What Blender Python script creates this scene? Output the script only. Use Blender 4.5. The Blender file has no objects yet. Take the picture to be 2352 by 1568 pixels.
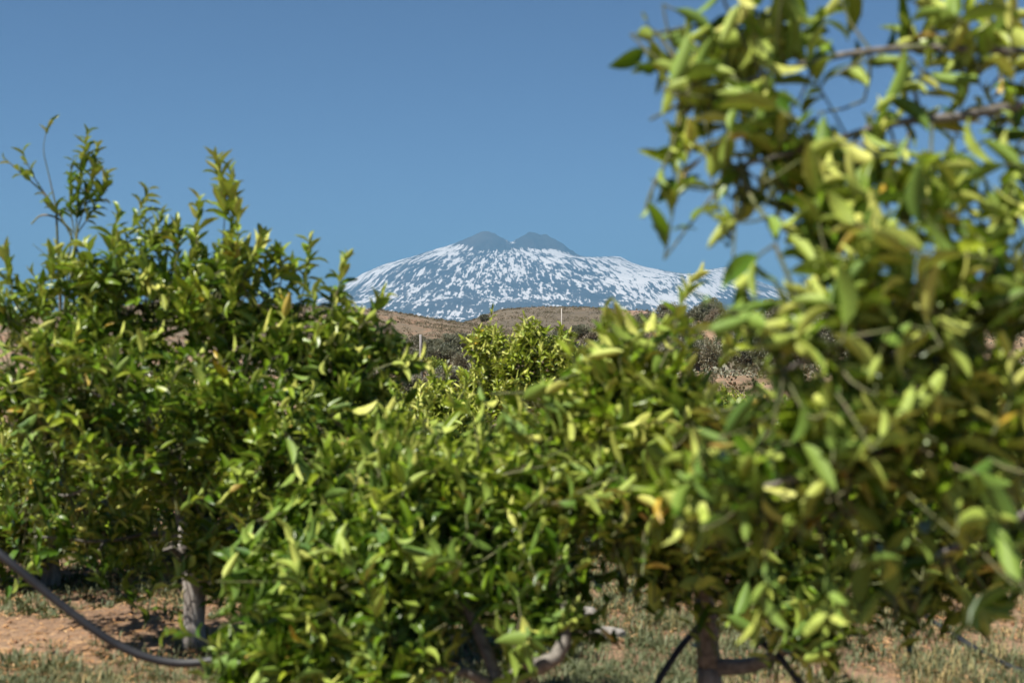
import bpy, math, random
import numpy as np
from mathutils import Matrix, Vector

# ------------------------------------------------------------------ camera, sky, sun, exposure
scene = bpy.context.scene
col = scene.collection
CAM_Z = 1.45
FOC = 2352 * 50 / 36.0            # focal length in pixels of a 2352 x 1568 view of the photograph

cam_data = bpy.data.cameras.new('camera')
cam_data.sensor_width = 36.0
cam_data.lens = 50.0
cam_data.clip_start = 0.05
cam_data.clip_end = 200000.0
cam_data.dof.use_dof = True
cam_data.dof.focus_distance = 110.0
cam_data.dof.aperture_fstop = 3.1
cam_data.dof.aperture_blades = 9
cam = bpy.data.objects.new('camera', cam_data)
cam.location = (0, 0, CAM_Z)
cam.rotation_euler = (math.radians(90), 0, 0)
col.objects.link(cam)
scene.camera = cam

SUN_EL = math.radians(57)
SUN_AZ = math.radians(240)        # clockwise from +Y (the view direction): behind the camera, to its left
sun_vec = Vector((math.sin(SUN_AZ) * math.cos(SUN_EL), math.cos(SUN_AZ) * math.cos(SUN_EL), math.sin(SUN_EL)))

world = bpy.data.worlds.new('World')
scene.world = world
world.use_nodes = True
wn = world.node_tree
bg = wn.nodes['Background']
sky = wn.nodes.new('ShaderNodeTexSky')
sky.sky_type = 'NISHITA'
sky.sun_disc = False
sky.sun_elevation = SUN_EL
sky.sun_rotation = SUN_AZ
sky.altitude = 300
sky.air_density = 0.58
sky.dust_density = 0.0
sky.ozone_density = 6.5
wn.links.new(sky.outputs[0], bg.inputs['Color'])
bg.inputs['Strength'].default_value = 0.050

sun_data = bpy.data.lights.new('sun', 'SUN')
sun_data.energy = 5.0
sun_data.angle = math.radians(0.5)
sun_data.color = (1.0, 0.95, 0.86)
sun_ob = bpy.data.objects.new('sun', sun_data)
sun_ob.rotation_euler = (-sun_vec).to_track_quat('-Z', 'Y').to_euler()
col.objects.link(sun_ob)

scene.view_settings.view_transform = 'Standard'
scene.view_settings.look = 'None'
scene.view_settings.gamma = 1.0
scene.view_settings.exposure = 0.95
scene.view_settings.use_curve_mapping = False
scene.render.engine = 'CYCLES'
scene.cycles.max_bounces = 5
scene.cycles.diffuse_bounces = 2
scene.cycles.glossy_bounces = 2
scene.cycles.transmission_bounces = 4
scene.cycles.transparent_max_bounces = 4
scene.cycles.volume_bounces = 0
scene.cycles.use_denoising = True
scene.cycles.caustics_reflective = False
scene.cycles.caustics_refractive = False

rng = np.random.default_rng(7)
random.seed(7)
UP = np.array([0., 0., 1.])


# ------------------------------------------------------------------ helpers
def at(px, py, Y):
    """Point at distance Y along the pixel's direction."""
    return np.array([(px - 1176) / FOC * Y, Y, CAM_Z + (784 - py) / FOC * Y])


def unit(v):
    v = np.asarray(v, float)
    return v / max(np.linalg.norm(v), 1e-9)


def sstep(a, b, x):
    t = np.clip((x - a) / (b - a), 0, 1)
    return t * t * (3 - 2 * t)


def vnoise(x, y, seed=0):
    """2D value noise, 0..1."""
    x = np.asarray(x, float); y = np.asarray(y, float)
    xi = np.floor(x).astype(np.int64); yi = np.floor(y).astype(np.int64)
    xf = x - xi; yf = y - yi
    u = xf * xf * (3 - 2 * xf); v = yf * yf * (3 - 2 * yf)

    def h(a, b):
        n = (a * 374761393 + b * 668265263 + seed * 362437) & 0x7fffffff
        n = ((n ^ (n >> 13)) * 1274126177) & 0x7fffffff
        n = n ^ (n >> 16)
        return (n & 0xffff) / 65535.0
    return (h(xi, yi) * (1 - u) + h(xi + 1, yi) * u) * (1 - v) + (h(xi, yi + 1) * (1 - u) + h(xi + 1, yi + 1) * u) * v


def fbm(x, y, seed=0, octaves=4):
    s = 0; a = 0.5; f = 1.0
    for k in range(octaves):
        s = s + a * vnoise(x * f, y * f, seed + k); a *= 0.5; f *= 2.03
    return s / (1 - 0.5 ** octaves)


def mesh_np(name, V, F, material=None, smooth=True, attrs=None):
    """Fast mesh from numpy arrays; F is (n,k)."""
    me = bpy.data.meshes.new(name)
    V = np.ascontiguousarray(V, np.float32); F = np.ascontiguousarray(F, np.int32)
    n, k = F.shape
    me.vertices.add(len(V)); me.vertices.foreach_set('co', V.ravel())
    me.loops.add(n * k); me.loops.foreach_set('vertex_index', F.ravel())
    me.polygons.add(n)
    me.polygons.foreach_set('loop_start', np.arange(0, n * k, k, dtype=np.int32))
    if smooth:
        me.polygons.foreach_set('use_smooth', np.ones(n, bool))
    for an, (typ, data) in (attrs or {}).items():
        a = me.attributes.new(an, typ, 'POINT')
        a.data.foreach_set('value' if typ == 'FLOAT' else 'vector', np.ascontiguousarray(data, np.float32).ravel())
    me.update(calc_edges=True)
    if material:
        me.materials.append(material)
    return me


def link(name, me, parent=None, loc=None):
    o = bpy.data.objects.new(name, me)
    col.objects.link(o)
    if parent:
        o.parent = parent
    if loc is not None:
        o.location = tuple(loc)
    return o


def tag(o, label=None, cat=None, group=None, kind=None):
    if label: o['label'] = label
    if cat: o['category'] = cat
    if group: o['group'] = group
    if kind: o['kind'] = kind
    return o


def empty(name, loc, rz=0.0):
    o = bpy.data.objects.new(name, None)
    o.empty_display_size = 0.2
    o.location = tuple(loc); o.rotation_euler = (0, 0, rz)
    col.objects.link(o)
    return o


def copy_tree(o, parent=None):
    c = o.copy(); col.objects.link(c)
    if parent is not None: c.parent = parent
    for ch in list(o.children):
        copy_tree(ch, c)
    return c


def tube(path, radii, sides=8, cap=True, wobble=0.0):
    """Tube along a polyline -> verts, quad faces."""
    P = np.asarray(path, float); n = len(P)
    R = np.asarray(radii, float)
    T = np.gradient(P, axis=0); T /= np.maximum(np.linalg.norm(T, axis=1, keepdims=True), 1e-9)
    ref = np.array([1., 0, 0]) if abs(T[0][0]) < 0.8 else np.array([0., 1, 0])
    a = np.arange(sides) * 2 * math.pi / sides
    V = []
    u = unit(np.cross(T[0], ref))
    for i in range(n):
        u = unit(u - T[i] * np.dot(u, T[i])); v = np.cross(T[i], u)
        r = R[i] * (1 + (wobble * (rng.random(sides) - 0.5) if wobble else 0))
        V.append(P[i] + (np.cos(a) * r)[:, None] * u + (np.sin(a) * r)[:, None] * v)
    V = np.concatenate(V)
    i = np.arange(n - 1)[:, None] * sides; j = np.arange(sides)[None, :]; j2 = (j + 1) % sides
    F = np.stack([i + j, i + j2, i + sides + j2, i + sides + j], -1).reshape(-1, 4)
    if cap:
        base = len(V); V = np.vstack([V, P[0], P[-1]])
        k = np.arange(sides); k2 = (k + 1) % sides
        F = np.vstack([F, np.stack([np.full(sides, base), k2, k, k], -1)[:, [0, 1, 2, 2]],
                       np.stack([np.full(sides, base + 1), (n - 1) * sides + k, (n - 1) * sides + k2, (n - 1) * sides + k2], -1)])
    return V, F


def spline(pts, n):
    """Catmull-Rom through pts, n samples."""
    P = np.asarray(pts, float)
    Q = np.vstack([2 * P[0] - P[1], P, 2 * P[-1] - P[-2]])
    out = []
    for t in np.linspace(0, len(P) - 1 - 1e-6, n):
        i = int(t); f = t - i
        p0, p1, p2, p3 = Q[i], Q[i + 1], Q[i + 2], Q[i + 3]
        out.append(0.5 * ((2 * p1) + (-p0 + p2) * f + (2 * p0 - 5 * p1 + 4 * p2 - p3) * f * f + (-p0 + 3 * p1 - 3 * p2 + p3) * f ** 3))
    return np.array(out)


class Joiner:
    def __init__(s): s.V = []; s.F = []; s.n = 0; s.A = []
    def add(s, V, F, a=None):
        s.V.append(V); s.F.append(np.asarray(F) + s.n); s.n += len(V)
        if a is not None: s.A.append(np.full(len(V), a) if np.isscalar(a) else a)
    def mesh(s, name, material, smooth=True, attr=None):
        at_ = {attr: ('FLOAT', np.concatenate(s.A))} if attr else None
        F = np.concatenate(s.F)
        me = mesh_np(name, np.concatenate(s.V), F, material, smooth, at_)
        if F.shape[1] == 4:
            me.validate()
        return me


# quads with a repeated corner (caps) are cleaned by validate() in Joiner.mesh; single tubes go through here
def tube_mesh(name, path, radii, material, sides=8, wobble=0.0):
    V, F = tube(path, radii, sides, True, wobble)
    me = bpy.data.meshes.new(name)
    faces = [tuple(dict.fromkeys(f)) for f in F.tolist()]
    me.from_pydata(V.tolist(), [], faces)
    me.polygons.foreach_set('use_smooth', np.ones(len(me.polygons), bool))
    me.update()
    if material: me.materials.append(material)
    return me


# ------------------------------------------------------------------ materials
def new_mat(name):
    m = bpy.data.materials.new(name); m.use_nodes = True
    nt = m.node_tree
    return m, nt, nt.nodes, nt.links, nt.nodes['Principled BSDF']


def ramp(N, stops, interp='LINEAR'):
    r = N.new('ShaderNodeValToRGB'); r.color_ramp.interpolation = interp
    el = r.color_ramp.elements
    while len(el) > 1: el.remove(el[-1])
    el[0].position = stops[0][0]; el[0].color = (*stops[0][1], 1)
    for p, c in stops[1:]:
        e = el.new(p); e.color = (*c, 1)
    return r


def leaf_material(name, top, under, rough_top=0.36, rough_under=0.6, trans=0.15, trans_col=(0.14, 0.27, 0.012)):
    m, nt, N, L, P = new_mat(name)
    a = N.new('ShaderNodeAttribute'); a.attribute_name = 'tone'
    rt = ramp(N, top); ru = ramp(N, under)
    L.new(a.outputs['Fac'], rt.inputs[0]); L.new(a.outputs['Fac'], ru.inputs[0])
    g = N.new('ShaderNodeNewGeometry')
    mx = N.new('ShaderNodeMix'); mx.data_type = 'RGBA'
    L.new(g.outputs['Backfacing'], mx.inputs[0]); L.new(rt.outputs[0], mx.inputs[6]); L.new(ru.outputs[0], mx.inputs[7])
    tc = N.new('ShaderNodeTexCoord'); nz = N.new('ShaderNodeTexNoise'); nz.inputs['Scale'].default_value = 38
    L.new(tc.outputs['Object'], nz.inputs['Vector'])
    hv = N.new('ShaderNodeHueSaturation'); mr = N.new('ShaderNodeMapRange')
    mr.inputs[1].default_value = 0.3; mr.inputs[2].default_value = 0.7; mr.inputs[3].default_value = 0.8; mr.inputs[4].default_value = 1.2
    L.new(nz.outputs['Fac'], mr.inputs[0]); L.new(mr.outputs[0], hv.inputs['Value']); L.new(mx.outputs[2], hv.inputs['Color'])
    L.new(hv.outputs[0], P.inputs['Base Color'])
    rr = N.new('ShaderNodeMapRange'); rr.inputs[3].default_value = rough_top; rr.inputs[4].default_value = rough_under
    L.new(g.outputs['Backfacing'], rr.inputs[0]); L.new(rr.outputs[0], P.inputs['Roughness'])
    P.inputs['Specular IOR Level'].default_value = 0.38
    t = N.new('ShaderNodeBsdfTranslucent')
    tm = N.new('ShaderNodeMix'); tm.data_type = 'RGBA'; tm.inputs[0].default_value = 0.55
    L.new(hv.outputs[0], tm.inputs[6]); tm.inputs[7].default_value = (*trans_col, 1)
    L.new(tm.outputs[2], t.inputs['Color'])
    ms = N.new('ShaderNodeMixShader'); ms.inputs[0].default_value = trans
    L.new(P.outputs[0], ms.inputs[1]); L.new(t.outputs[0], ms.inputs[2])
    L.new(ms.outputs[0], N['Material Output'].inputs['Surface'])
    return m


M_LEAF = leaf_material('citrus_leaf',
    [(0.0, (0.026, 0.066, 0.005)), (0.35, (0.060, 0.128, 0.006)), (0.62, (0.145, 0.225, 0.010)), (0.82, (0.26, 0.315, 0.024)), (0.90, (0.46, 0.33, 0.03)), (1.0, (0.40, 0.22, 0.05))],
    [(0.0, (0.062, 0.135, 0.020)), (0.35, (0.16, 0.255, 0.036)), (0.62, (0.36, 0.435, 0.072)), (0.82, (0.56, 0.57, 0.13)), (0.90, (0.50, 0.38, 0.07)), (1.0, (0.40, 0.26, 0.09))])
M_OLIVE = leaf_material('olive_leaf',
    [(0.0, (0.085, 0.095, 0.050)), (0.5, (0.145, 0.15, 0.088)), (1.0, (0.20, 0.16, 0.11))],
    [(0.0, (0.180, 0.19, 0.13)), (0.5, (0.27, 0.275, 0.20)), (1.0, (0.27, 0.215, 0.16))], rough_top=0.5, rough_under=0.6, trans=0.12, trans_col=(0.1, 0.12, 0.04))
M_SHRUB = leaf_material('shrub_leaf',
    [(0.0, (0.075, 0.065, 0.035)), (0.5, (0.125, 0.11, 0.06)), (1.0, (0.20, 0.145, 0.09))],
    [(0.0, (0.09, 0.08, 0.045)), (0.5, (0.15, 0.13, 0.075)), (1.0, (0.22, 0.16, 0.10))], rough_top=0.7, rough_under=0.7, trans=0.1, trans_col=(0.1, 0.1, 0.04))
M_GRASS = leaf_material('grass_blade',
    [(0.0, (0.085, 0.105, 0.045)), (0.4, (0.16, 0.175, 0.085)), (0.7, (0.33, 0.27, 0.11)), (1.0, (0.47, 0.32, 0.16))],
    [(0.0, (0.085, 0.105, 0.045)), (0.4, (0.16, 0.175, 0.085)), (0.7, (0.33, 0.27, 0.11)), (1.0, (0.47, 0.32, 0.16))], rough_top=0.6, rough_under=0.6, trans=0.2, trans_col=(0.2, 0.22, 0.06))
M_STRAW = leaf_material('straw',
    [(0.0, (0.27, 0.13, 0.055)), (0.5, (0.47, 0.25, 0.10)), (1.0, (0.62, 0.40, 0.20))],
    [(0.0, (0.27, 0.13, 0.055)), (0.5, (0.47, 0.25, 0.10)), (1.0, (0.62, 0.40, 0.20))], rough_top=0.6, rough_under=0.6, trans=0.05)


def noise_mat(name, c1, c2, scale, rough=0.8, bump=0.3, detail=6.0, scale_vec=(1, 1, 1), c3=None, bump_dist=0.01, coords='Object'):
    m, nt, N, L, P = new_mat(name)
    tc = N.new('ShaderNodeTexCoord'); mp = N.new('ShaderNodeMapping'); mp.inputs['Scale'].default_value = scale_vec
    nz = N.new('ShaderNodeTexNoise'); nz.inputs['Scale'].default_value = scale; nz.inputs['Detail'].default_value = detail
    nz.inputs['Roughness'].default_value = 0.65
    L.new(tc.outputs[coords], mp.inputs[0]); L.new(mp.outputs[0], nz.inputs['Vector'])
    r = ramp(N, [(0.32, c1), (0.5, c2)] + ([(0.68, c3)] if c3 else [(0.68, c2)]))
    L.new(nz.outputs['Fac'], r.inputs[0]); L.new(r.outputs[0], P.inputs['Base Color'])
    P.inputs['Roughness'].default_value = rough
    b = N.new('ShaderNodeBump'); b.inputs['Strength'].default_value = bump; b.inputs['Distance'].default_value = bump_dist
    L.new(nz.outputs['Fac'], b.inputs['Height']); L.new(b.outputs[0], P.inputs['Normal'])
    return m


M_BARK = noise_mat('citrus_bark', (0.08, 0.075, 0.068), (0.18, 0.168, 0.15), 30, 0.85, 0.9, scale_vec=(1, 1, 0.25), c3=(0.30, 0.285, 0.26))
M_BARK_PALE = noise_mat('pale_bark', (0.15, 0.13, 0.11), (0.34, 0.30, 0.265), 24, 0.85, 0.9, scale_vec=(1, 1, 0.22), c3=(0.46, 0.43, 0.39))
M_BRANCH = noise_mat('branch_bark', (0.09, 0.08, 0.068), (0.18, 0.16, 0.135), 40, 0.8, 0.4, c3=(0.28, 0.25, 0.21))
M_TWIG = noise_mat('twig_bark', (0.07, 0.085, 0.025), (0.115, 0.13, 0.04), 12, 0.7, 0.2, c3=(0.16, 0.125, 0.075))
M_PIPE = noise_mat('black_pipe', (0.008, 0.009, 0.012), (0.014, 0.015, 0.019), 9, 0.5, 0.1, c3=(0.028, 0.028, 0.030), bump_dist=0.002)
M_STONE = noise_mat('field_stone', (0.15, 0.135, 0.115), (0.25, 0.23, 0.20), 14, 0.9, 0.8, c3=(0.33, 0.31, 0.28))
M_POSTWOOD = noise_mat('weathered_wood', (0.13, 0.12, 0.115), (0.23, 0.215, 0.21), 10, 0.85, 0.5, scale_vec=(6, 6, 0.4), c3=(0.30, 0.285, 0.28))
M_POLE = noise_mat('concrete_pole', (0.34, 0.31, 0.28), (0.46, 0.43, 0.39), 6, 0.85, 0.2, c3=(0.54, 0.51, 0.46))
M_RUSTPOLE = noise_mat('rusty_pole', (0.22, 0.10, 0.06), (0.34, 0.17, 0.10), 6, 0.85, 0.2)
M_METAL = noise_mat('galvanised_steel', (0.16, 0.16, 0.17), (0.24, 0.24, 0.25), 12, 0.5, 0.1)
M_CACTUS = noise_mat('cactus_skin', (0.10, 0.135, 0.075), (0.165, 0.20, 0.12), 8, 0.6, 0.2, c3=(0.26, 0.27, 0.14))
M_CLOD = noise_mat('soil_clod', (0.20, 0.105, 0.055), (0.33, 0.18, 0.095), 25, 0.95, 0.6, c3=(0.42, 0.25, 0.14))


def ground_mat():
    m, nt, N, L, P = new_mat('orchard_soil')
    tc = N.new('ShaderNodeTexCoord')
    n1 = N.new('ShaderNodeTexNoise'); n1.inputs['Scale'].default_value = 0.55; n1.inputs['Detail'].default_value = 5
    n2 = N.new('ShaderNodeTexNoise'); n2.inputs['Scale'].default_value = 26; n2.inputs['Detail'].default_value = 8; n2.inputs['Roughness'].default_value = 0.7
    n3 = N.new('ShaderNodeTexNoise'); n3.inputs['Scale'].default_value = 0.045; n3.inputs['Detail'].default_value = 5
    for n in (n1, n2, n3): L.new(tc.outputs['Object'], n.inputs['Vector'])
    r1 = ramp(N, [(0.3, (0.17, 0.105, 0.065)), (0.5, (0.28, 0.175, 0.105)), (0.7, (0.35, 0.24, 0.155))])
    r2 = ramp(N, [(0.3, (0.45, 0.42, 0.40)), (0.5, (0.85, 0.84, 0.82)), (0.68, (1.25, 1.22, 1.15))])
    L.new(n1.outputs['Fac'], r1.inputs[0]); L.new(n2.outputs['Fac'], r2.inputs[0])
    mx = N.new('ShaderNodeMix'); mx.data_type = 'RGBA'; mx.blend_type = 'MULTIPLY'; mx.inputs[0].default_value = 1
    L.new(r1.outputs[0], mx.inputs[6]); L.new(r2.outputs[0], mx.inputs[7])
    rg = ramp(N, [(0.46, (0, 0, 0)), (0.60, (1, 1, 1))]); L.new(n3.outputs['Fac'], rg.inputs[0])
    mg = N.new('ShaderNodeMix'); mg.data_type = 'RGBA'
    ml = N.new('ShaderNodeMath'); ml.operation = 'MULTIPLY'; ml.inputs[1].default_value = 0.45; L.new(rg.outputs[0], ml.inputs[0])
    L.new(ml.outputs[0], mg.inputs[0]); L.new(mx.outputs[2], mg.inputs[6]); mg.inputs[7].default_value = (0.155, 0.145, 0.075, 1)
    L.new(mg.outputs[2], P.inputs['Base Color'])
    P.inputs['Roughness'].default_value = 0.95
    b = N.new('ShaderNodeBump'); b.inputs['Strength'].default_value = 0.7; b.inputs['Distance'].default_value = 0.02
    L.new(n2.outputs['Fac'], b.inputs['Height']); L.new(b.outputs[0], P.inputs['Normal'])
    return m


def hill_mat(name, soil, veg, bias):
    m, nt, N, L, P = new_mat(name)
    tc = N.new('ShaderNodeTexCoord')
    n1 = N.new('ShaderNodeTexNoise'); n1.inputs['Scale'].default_value = 0.03; n1.inputs['Detail'].default_value = 6
    n2 = N.new('ShaderNodeTexNoise'); n2.inputs['Scale'].default_value = 0.5; n2.inputs['Detail'].default_value = 6
    for n in (n1, n2): L.new(tc.outputs['Object'], n.inputs['Vector'])
    ad = N.new('ShaderNodeMath'); ad.operation = 'MULTIPLY_ADD'; ad.inputs[1].default_value = 0.5
    L.new(n1.outputs['Fac'], ad.inputs[0])
    ml = N.new('ShaderNodeMath'); ml.operation = 'MULTIPLY'; ml.inputs[1].default_value = 0.5; L.new(n2.outputs['Fac'], ml.inputs[0])
    L.new(ml.outputs[0], ad.inputs[2])
    r = ramp(N, [(bias - 0.08, soil), (bias + 0.06, veg), (bias + 0.16, tuple(0.75 * c for c in veg))])
    L.new(ad.outputs[0], r.inputs[0]); L.new(r.outputs[0], P.inputs['Base Color'])
    P.inputs['Roughness'].default_value = 0.95
    return m


def mountain_mat():
    m, nt, N, L, P = new_mat('snowy_lava_mountain')
    fl = N.new('ShaderNodeAttribute'); fl.attribute_name = 'flow'      # (angle along contour in km, distance down the slope in km, height in km)
    sn = N.new('ShaderNodeAttribute'); sn.attribute_name = 'snowline'   # how far snow lies at this height

    def tex(vecscale, scale, detail, dist):
        mp = N.new('ShaderNodeMapping'); mp.inputs['Scale'].default_value = vecscale
        n = N.new('ShaderNodeTexNoise'); n.inputs['Scale'].default_value = scale; n.inputs['Detail'].default_value = detail
        n.inputs['Roughness'].default_value = 0.6; n.inputs['Distortion'].default_value = dist
        L.new(fl.outputs['Vector'], mp.inputs[0]); L.new(mp.outputs[0], n.inputs['Vector'])
        return n
    a = tex((1.0, 0.15, 0), 8.5, 5, 0.45)      # gullies running down the slope
    b = tex((1.0, 0.14, 0), 22.0, 4, 0.35)      # finer streaks
    c = tex((1.0, 0.8, 0), 0.55, 3, 0.3)       # broad patches
    d = tex((1.0, 0.7, 0), 2.6, 3, 1.2)        # hollows and lava tongues

    def wsum(pairs, const):
        prev = None
        for n, w in pairs:
            k = N.new('ShaderNodeMath'); k.operation = 'MULTIPLY_ADD'; k.inputs[1].default_value = w
            L.new(n, k.inputs[0])
            if prev is None: k.inputs[2].default_value = const
            else: L.new(prev, k.inputs[2])
            prev = k.outputs[0]
        return prev
    s = wsum([(a.outputs['Fac'], 1.05), (b.outputs['Fac'], 0.85), (c.outputs['Fac'], 0.80), (d.outputs['Fac'], 0.55), (sn.outputs['Fac'], 1.0)], -1.635)
    st = N.new('ShaderNodeMapRange'); st.inputs[1].default_value = -0.03; st.inputs[2].default_value = 0.03
    L.new(s, st.inputs[0])
    mx = N.new('ShaderNodeMix'); mx.data_type = 'RGBA'
    L.new(st.outputs[0], mx.inputs[0])
    rr = ramp(N, [(0.3, (0.025, 0.025, 0.026)), (0.7, (0.085, 0.072, 0.064))]); L.new(c.outputs['Fac'], rr.inputs[0])
    L.new(rr.outputs[0], mx.inputs[6]); mx.inputs[7].default_value = (0.68, 0.655, 0.64, 1)
    L.new(mx.outputs[2], P.inputs['Base Color'])
    P.inputs['Roughness'].default_value = 0.9
    P.inputs['Specular IOR Level'].default_value = 0.1
    return m


# ------------------------------------------------------------------ terrain
def ground_h(x, y):
    x = np.asarray(x, float); y = np.asarray(y, float)
    h = -0.35 * sstep(9, 25, y) - 0.75 * sstep(40, 95, y)
    right = np.interp(x, [-60, -12, 0, 8, 27, 80, 200], [0.9, 1.1, 1.5, 2.6, 6.2, 7.2, 7.0])
    h = h + right * sstep(105, 215, y) * (1 - sstep(235, 420, y))
    near = 1 - sstep(30, 80, np.hypot(x, y))
    h = h + near * (0.05 * (fbm(x * 0.9, y * 0.9, 3, 3) - 0.5) + 0.05 * (fbm(x * 4.0, y * 4.0, 9, 2) - 0.5))
    mid = sstep(40, 90, y) * (1 - sstep(500, 900, y))
    h = h + mid * 0.9 * (fbm(x * 0.06, y * 0.06, 5, 3) - 0.5)
    return h


u = np.linspace(-1, 1, 240)
gx = 2.6 * np.sinh(u * math.asinh(60000 / 2.6))
gy = 7.0 + 2.6 * np.sinh(u * math.asinh(60000 / 2.6))
GX, GY = np.meshgrid(gx, gy)
V = np.stack([GX, GY, ground_h(GX, GY)], -1).reshape(-1, 3)
n = len(u)
i = np.arange((n - 1) * n).reshape(n - 1, n)[:, :-1].ravel()
ground = link('ground', mesh_np('ground', V, np.stack([i, i + 1, i + n + 1, i + n], -1), ground_mat()))
tag(ground, kind='structure')

# the volcano, 36 km away, in metres
MY = 36000.0
K = MY / FOC


def profile(pts):
    return np.array([((p - 1176) * K, CAM_Z + (784 - q) * K) for p, q in pts])


PL = profile([(300, 760), (560, 735), (680, 708), (757, 681), (800, 648), (830, 630), (880, 607), (950, 587), (1000, 570), (1040, 558), (1100, 556), (1160, 562)])
PR = profile([(1160, 562), (1250, 566), (1300, 575), (1345, 589), (1378, 592), (1405, 591), (1425, 594), (1450, 603), (1500, 616), (1560, 627), (1600, 629), (1625, 625), (1665, 621), (1690, 630),
              (1750, 652), (1850, 688), (1950, 716), (2150, 745), (2500, 765)])
XC = (1160 - 1176) * K
nx, ny = 440, 240
mx_ = np.concatenate([np.linspace((300 - 1176) * K, (720 - 1176) * K, 50, endpoint=False), np.linspace((720 - 1176) * K, (1760 - 1176) * K, nx - 90, endpoint=False), np.linspace((1760 - 1176) * K, (2500 - 1176) * K, 40)])
my_ = np.concatenate([np.linspace(24500, 36300, ny - 40), np.linspace(36400, 42000, 40)])
X, Yy = np.meshgrid(mx_, my_)
dx = X - XC; dy = Yy - MY
r = np.hypot(dx, dy) + 1e-6
w = (dx / r) ** 2
side = np.where(dx < 0, np.interp(-r + XC, PL[:, 0], PL[:, 1]), np.interp(r + XC, PR[:, 0], PR[:, 1]))
front = np.interp(r, [0, 900, 2500, 4200, 6000, 8000, 10000, 12500], [2440, 2330, 1960, 1480, 1010, 590, 330, 120])
Z = front * (1 - w) + side * w
theta = np.arctan2(dx, -dy)


def cone(px, py, slope, rad, crater):
    cx = (px - 1176) * K; top = CAM_Z + (784 - py) * K
    d = np.hypot(X - cx, (Yy - MY + 200))
    z = top - slope * np.maximum(d - crater, 0) - 320 * (d / rad) ** 4
    return z, d


z1, d1 = cone(1117, 528, 0.50, 1900, 60)
z2, d2 = cone(1222, 533, 0.60, 1900, 120)
z1b, _ = cone(1098, 541, 0.44, 1500, 190)
z2b, _ = cone(1250, 537, 0.62, 1900, 60)
cones = np.maximum(np.maximum(z1, z1b), np.maximum(z2, z2b))
bare = sstep(-25, 60, cones - Z)
Z = np.maximum(Z, cones)
# parasitic cones on the flank
for px, py, rad, hgt in [(1052, 700, 900, 150), (1190, 712, 1300, 110), (1450, 700, 800, 110), (860, 715, 800, 90), (1330, 676, 500, 70)]:
    rr = np.interp(784 - py, [70, 132, 190], [8000, 5000, 2500])
    yy = MY - rr; xx = (px - 1176) / FOC * yy
    d = np.hypot((X - xx) / 1.15, Yy - yy)
    Z += hgt * np.exp(-(d / rad) ** 2 * 1.4)
    bare = np.maximum(bare, 0.55 * np.exp(-(d / rad) ** 2 * 2.5))
for px, py, rad, hgt in [(1382, 590, 330, 55), (1425, 594, 260, 60), (1612, 627, 260, 60), (1662, 624, 520, 120), (1545, 627, 300, 25)]:
    Z += hgt * np.exp(-(((X - (px - 1176) * K) / rad) ** 2 + ((Yy - MY) / (rad * 2.2)) ** 2))
gul = fbm(theta * 26, r / 2600, 21, 4) - 0.5
gul2 = fbm(theta * 80, r / 900, 31, 3) - 0.5
amp = sstep(300, 2200, r) * sstep(12500, 9000, r) * (1 - 0.8 * bare) * sstep(-1400, -150, -np.abs(dy) * 0 - 200)
Z = Z + (gul * 110 + gul2 * 26) * amp * (1 - 0.75 * w)
Z = Z + (fbm(X / 160, Yy / 160, 44, 3) - 0.5) * 22 * sstep(200, 1500, r + bare * 0) + (fbm(X / 110, Yy / 110, 48, 3) - 0.5) * 85 * bare
Z = np.where(r > 11500, Z - (r - 11500) * 0.05, Z)
snow = np.interp(Z, [300, 400, 520, 650, 800, 1000, 1350, 1800, 2200, 2500, 3000], [-0.4, -0.13, -0.08, -0.06, -0.055, -0.045, -0.036, -0.022, -0.015, 0.03, 0.10])
snow = snow + 0.12 * np.exp(-((theta - 0.75) / 0.4) ** 2) * sstep(900, 1500, Z) - 0.05 * sstep(-1.0, -1.5, theta)
saddle = np.exp(-(((X - (1172 - 1176) * K) / 260) ** 2)) * sstep(2380, 2460, Z)
snow = snow - (0.22 + 0.5 * sstep(0.9, 1.0, bare)) * bare * (1 - saddle) * 0.8
flow = np.stack([theta * (1.1 + r / 1000 * 0.62), r / 1000, Z / 1000], -1)
i = np.arange((ny - 1) * nx).reshape(ny - 1, nx)[:, :-1].ravel()
mountain = link('mountain', mesh_np('mountain', np.stack([X, Yy, Z - 40], -1).reshape(-1, 3), np.stack([i, i + 1, i + nx + 1, i + nx], -1),
                mountain_mat(), True, {'flow': ('FLOAT_VECTOR', flow.reshape(-1, 3)), 'snowline': ('FLOAT', snow.ravel())}))
tag(mountain, 'snow streaked volcano with two dark summit cones far behind the orchard', kind='structure')


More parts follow.
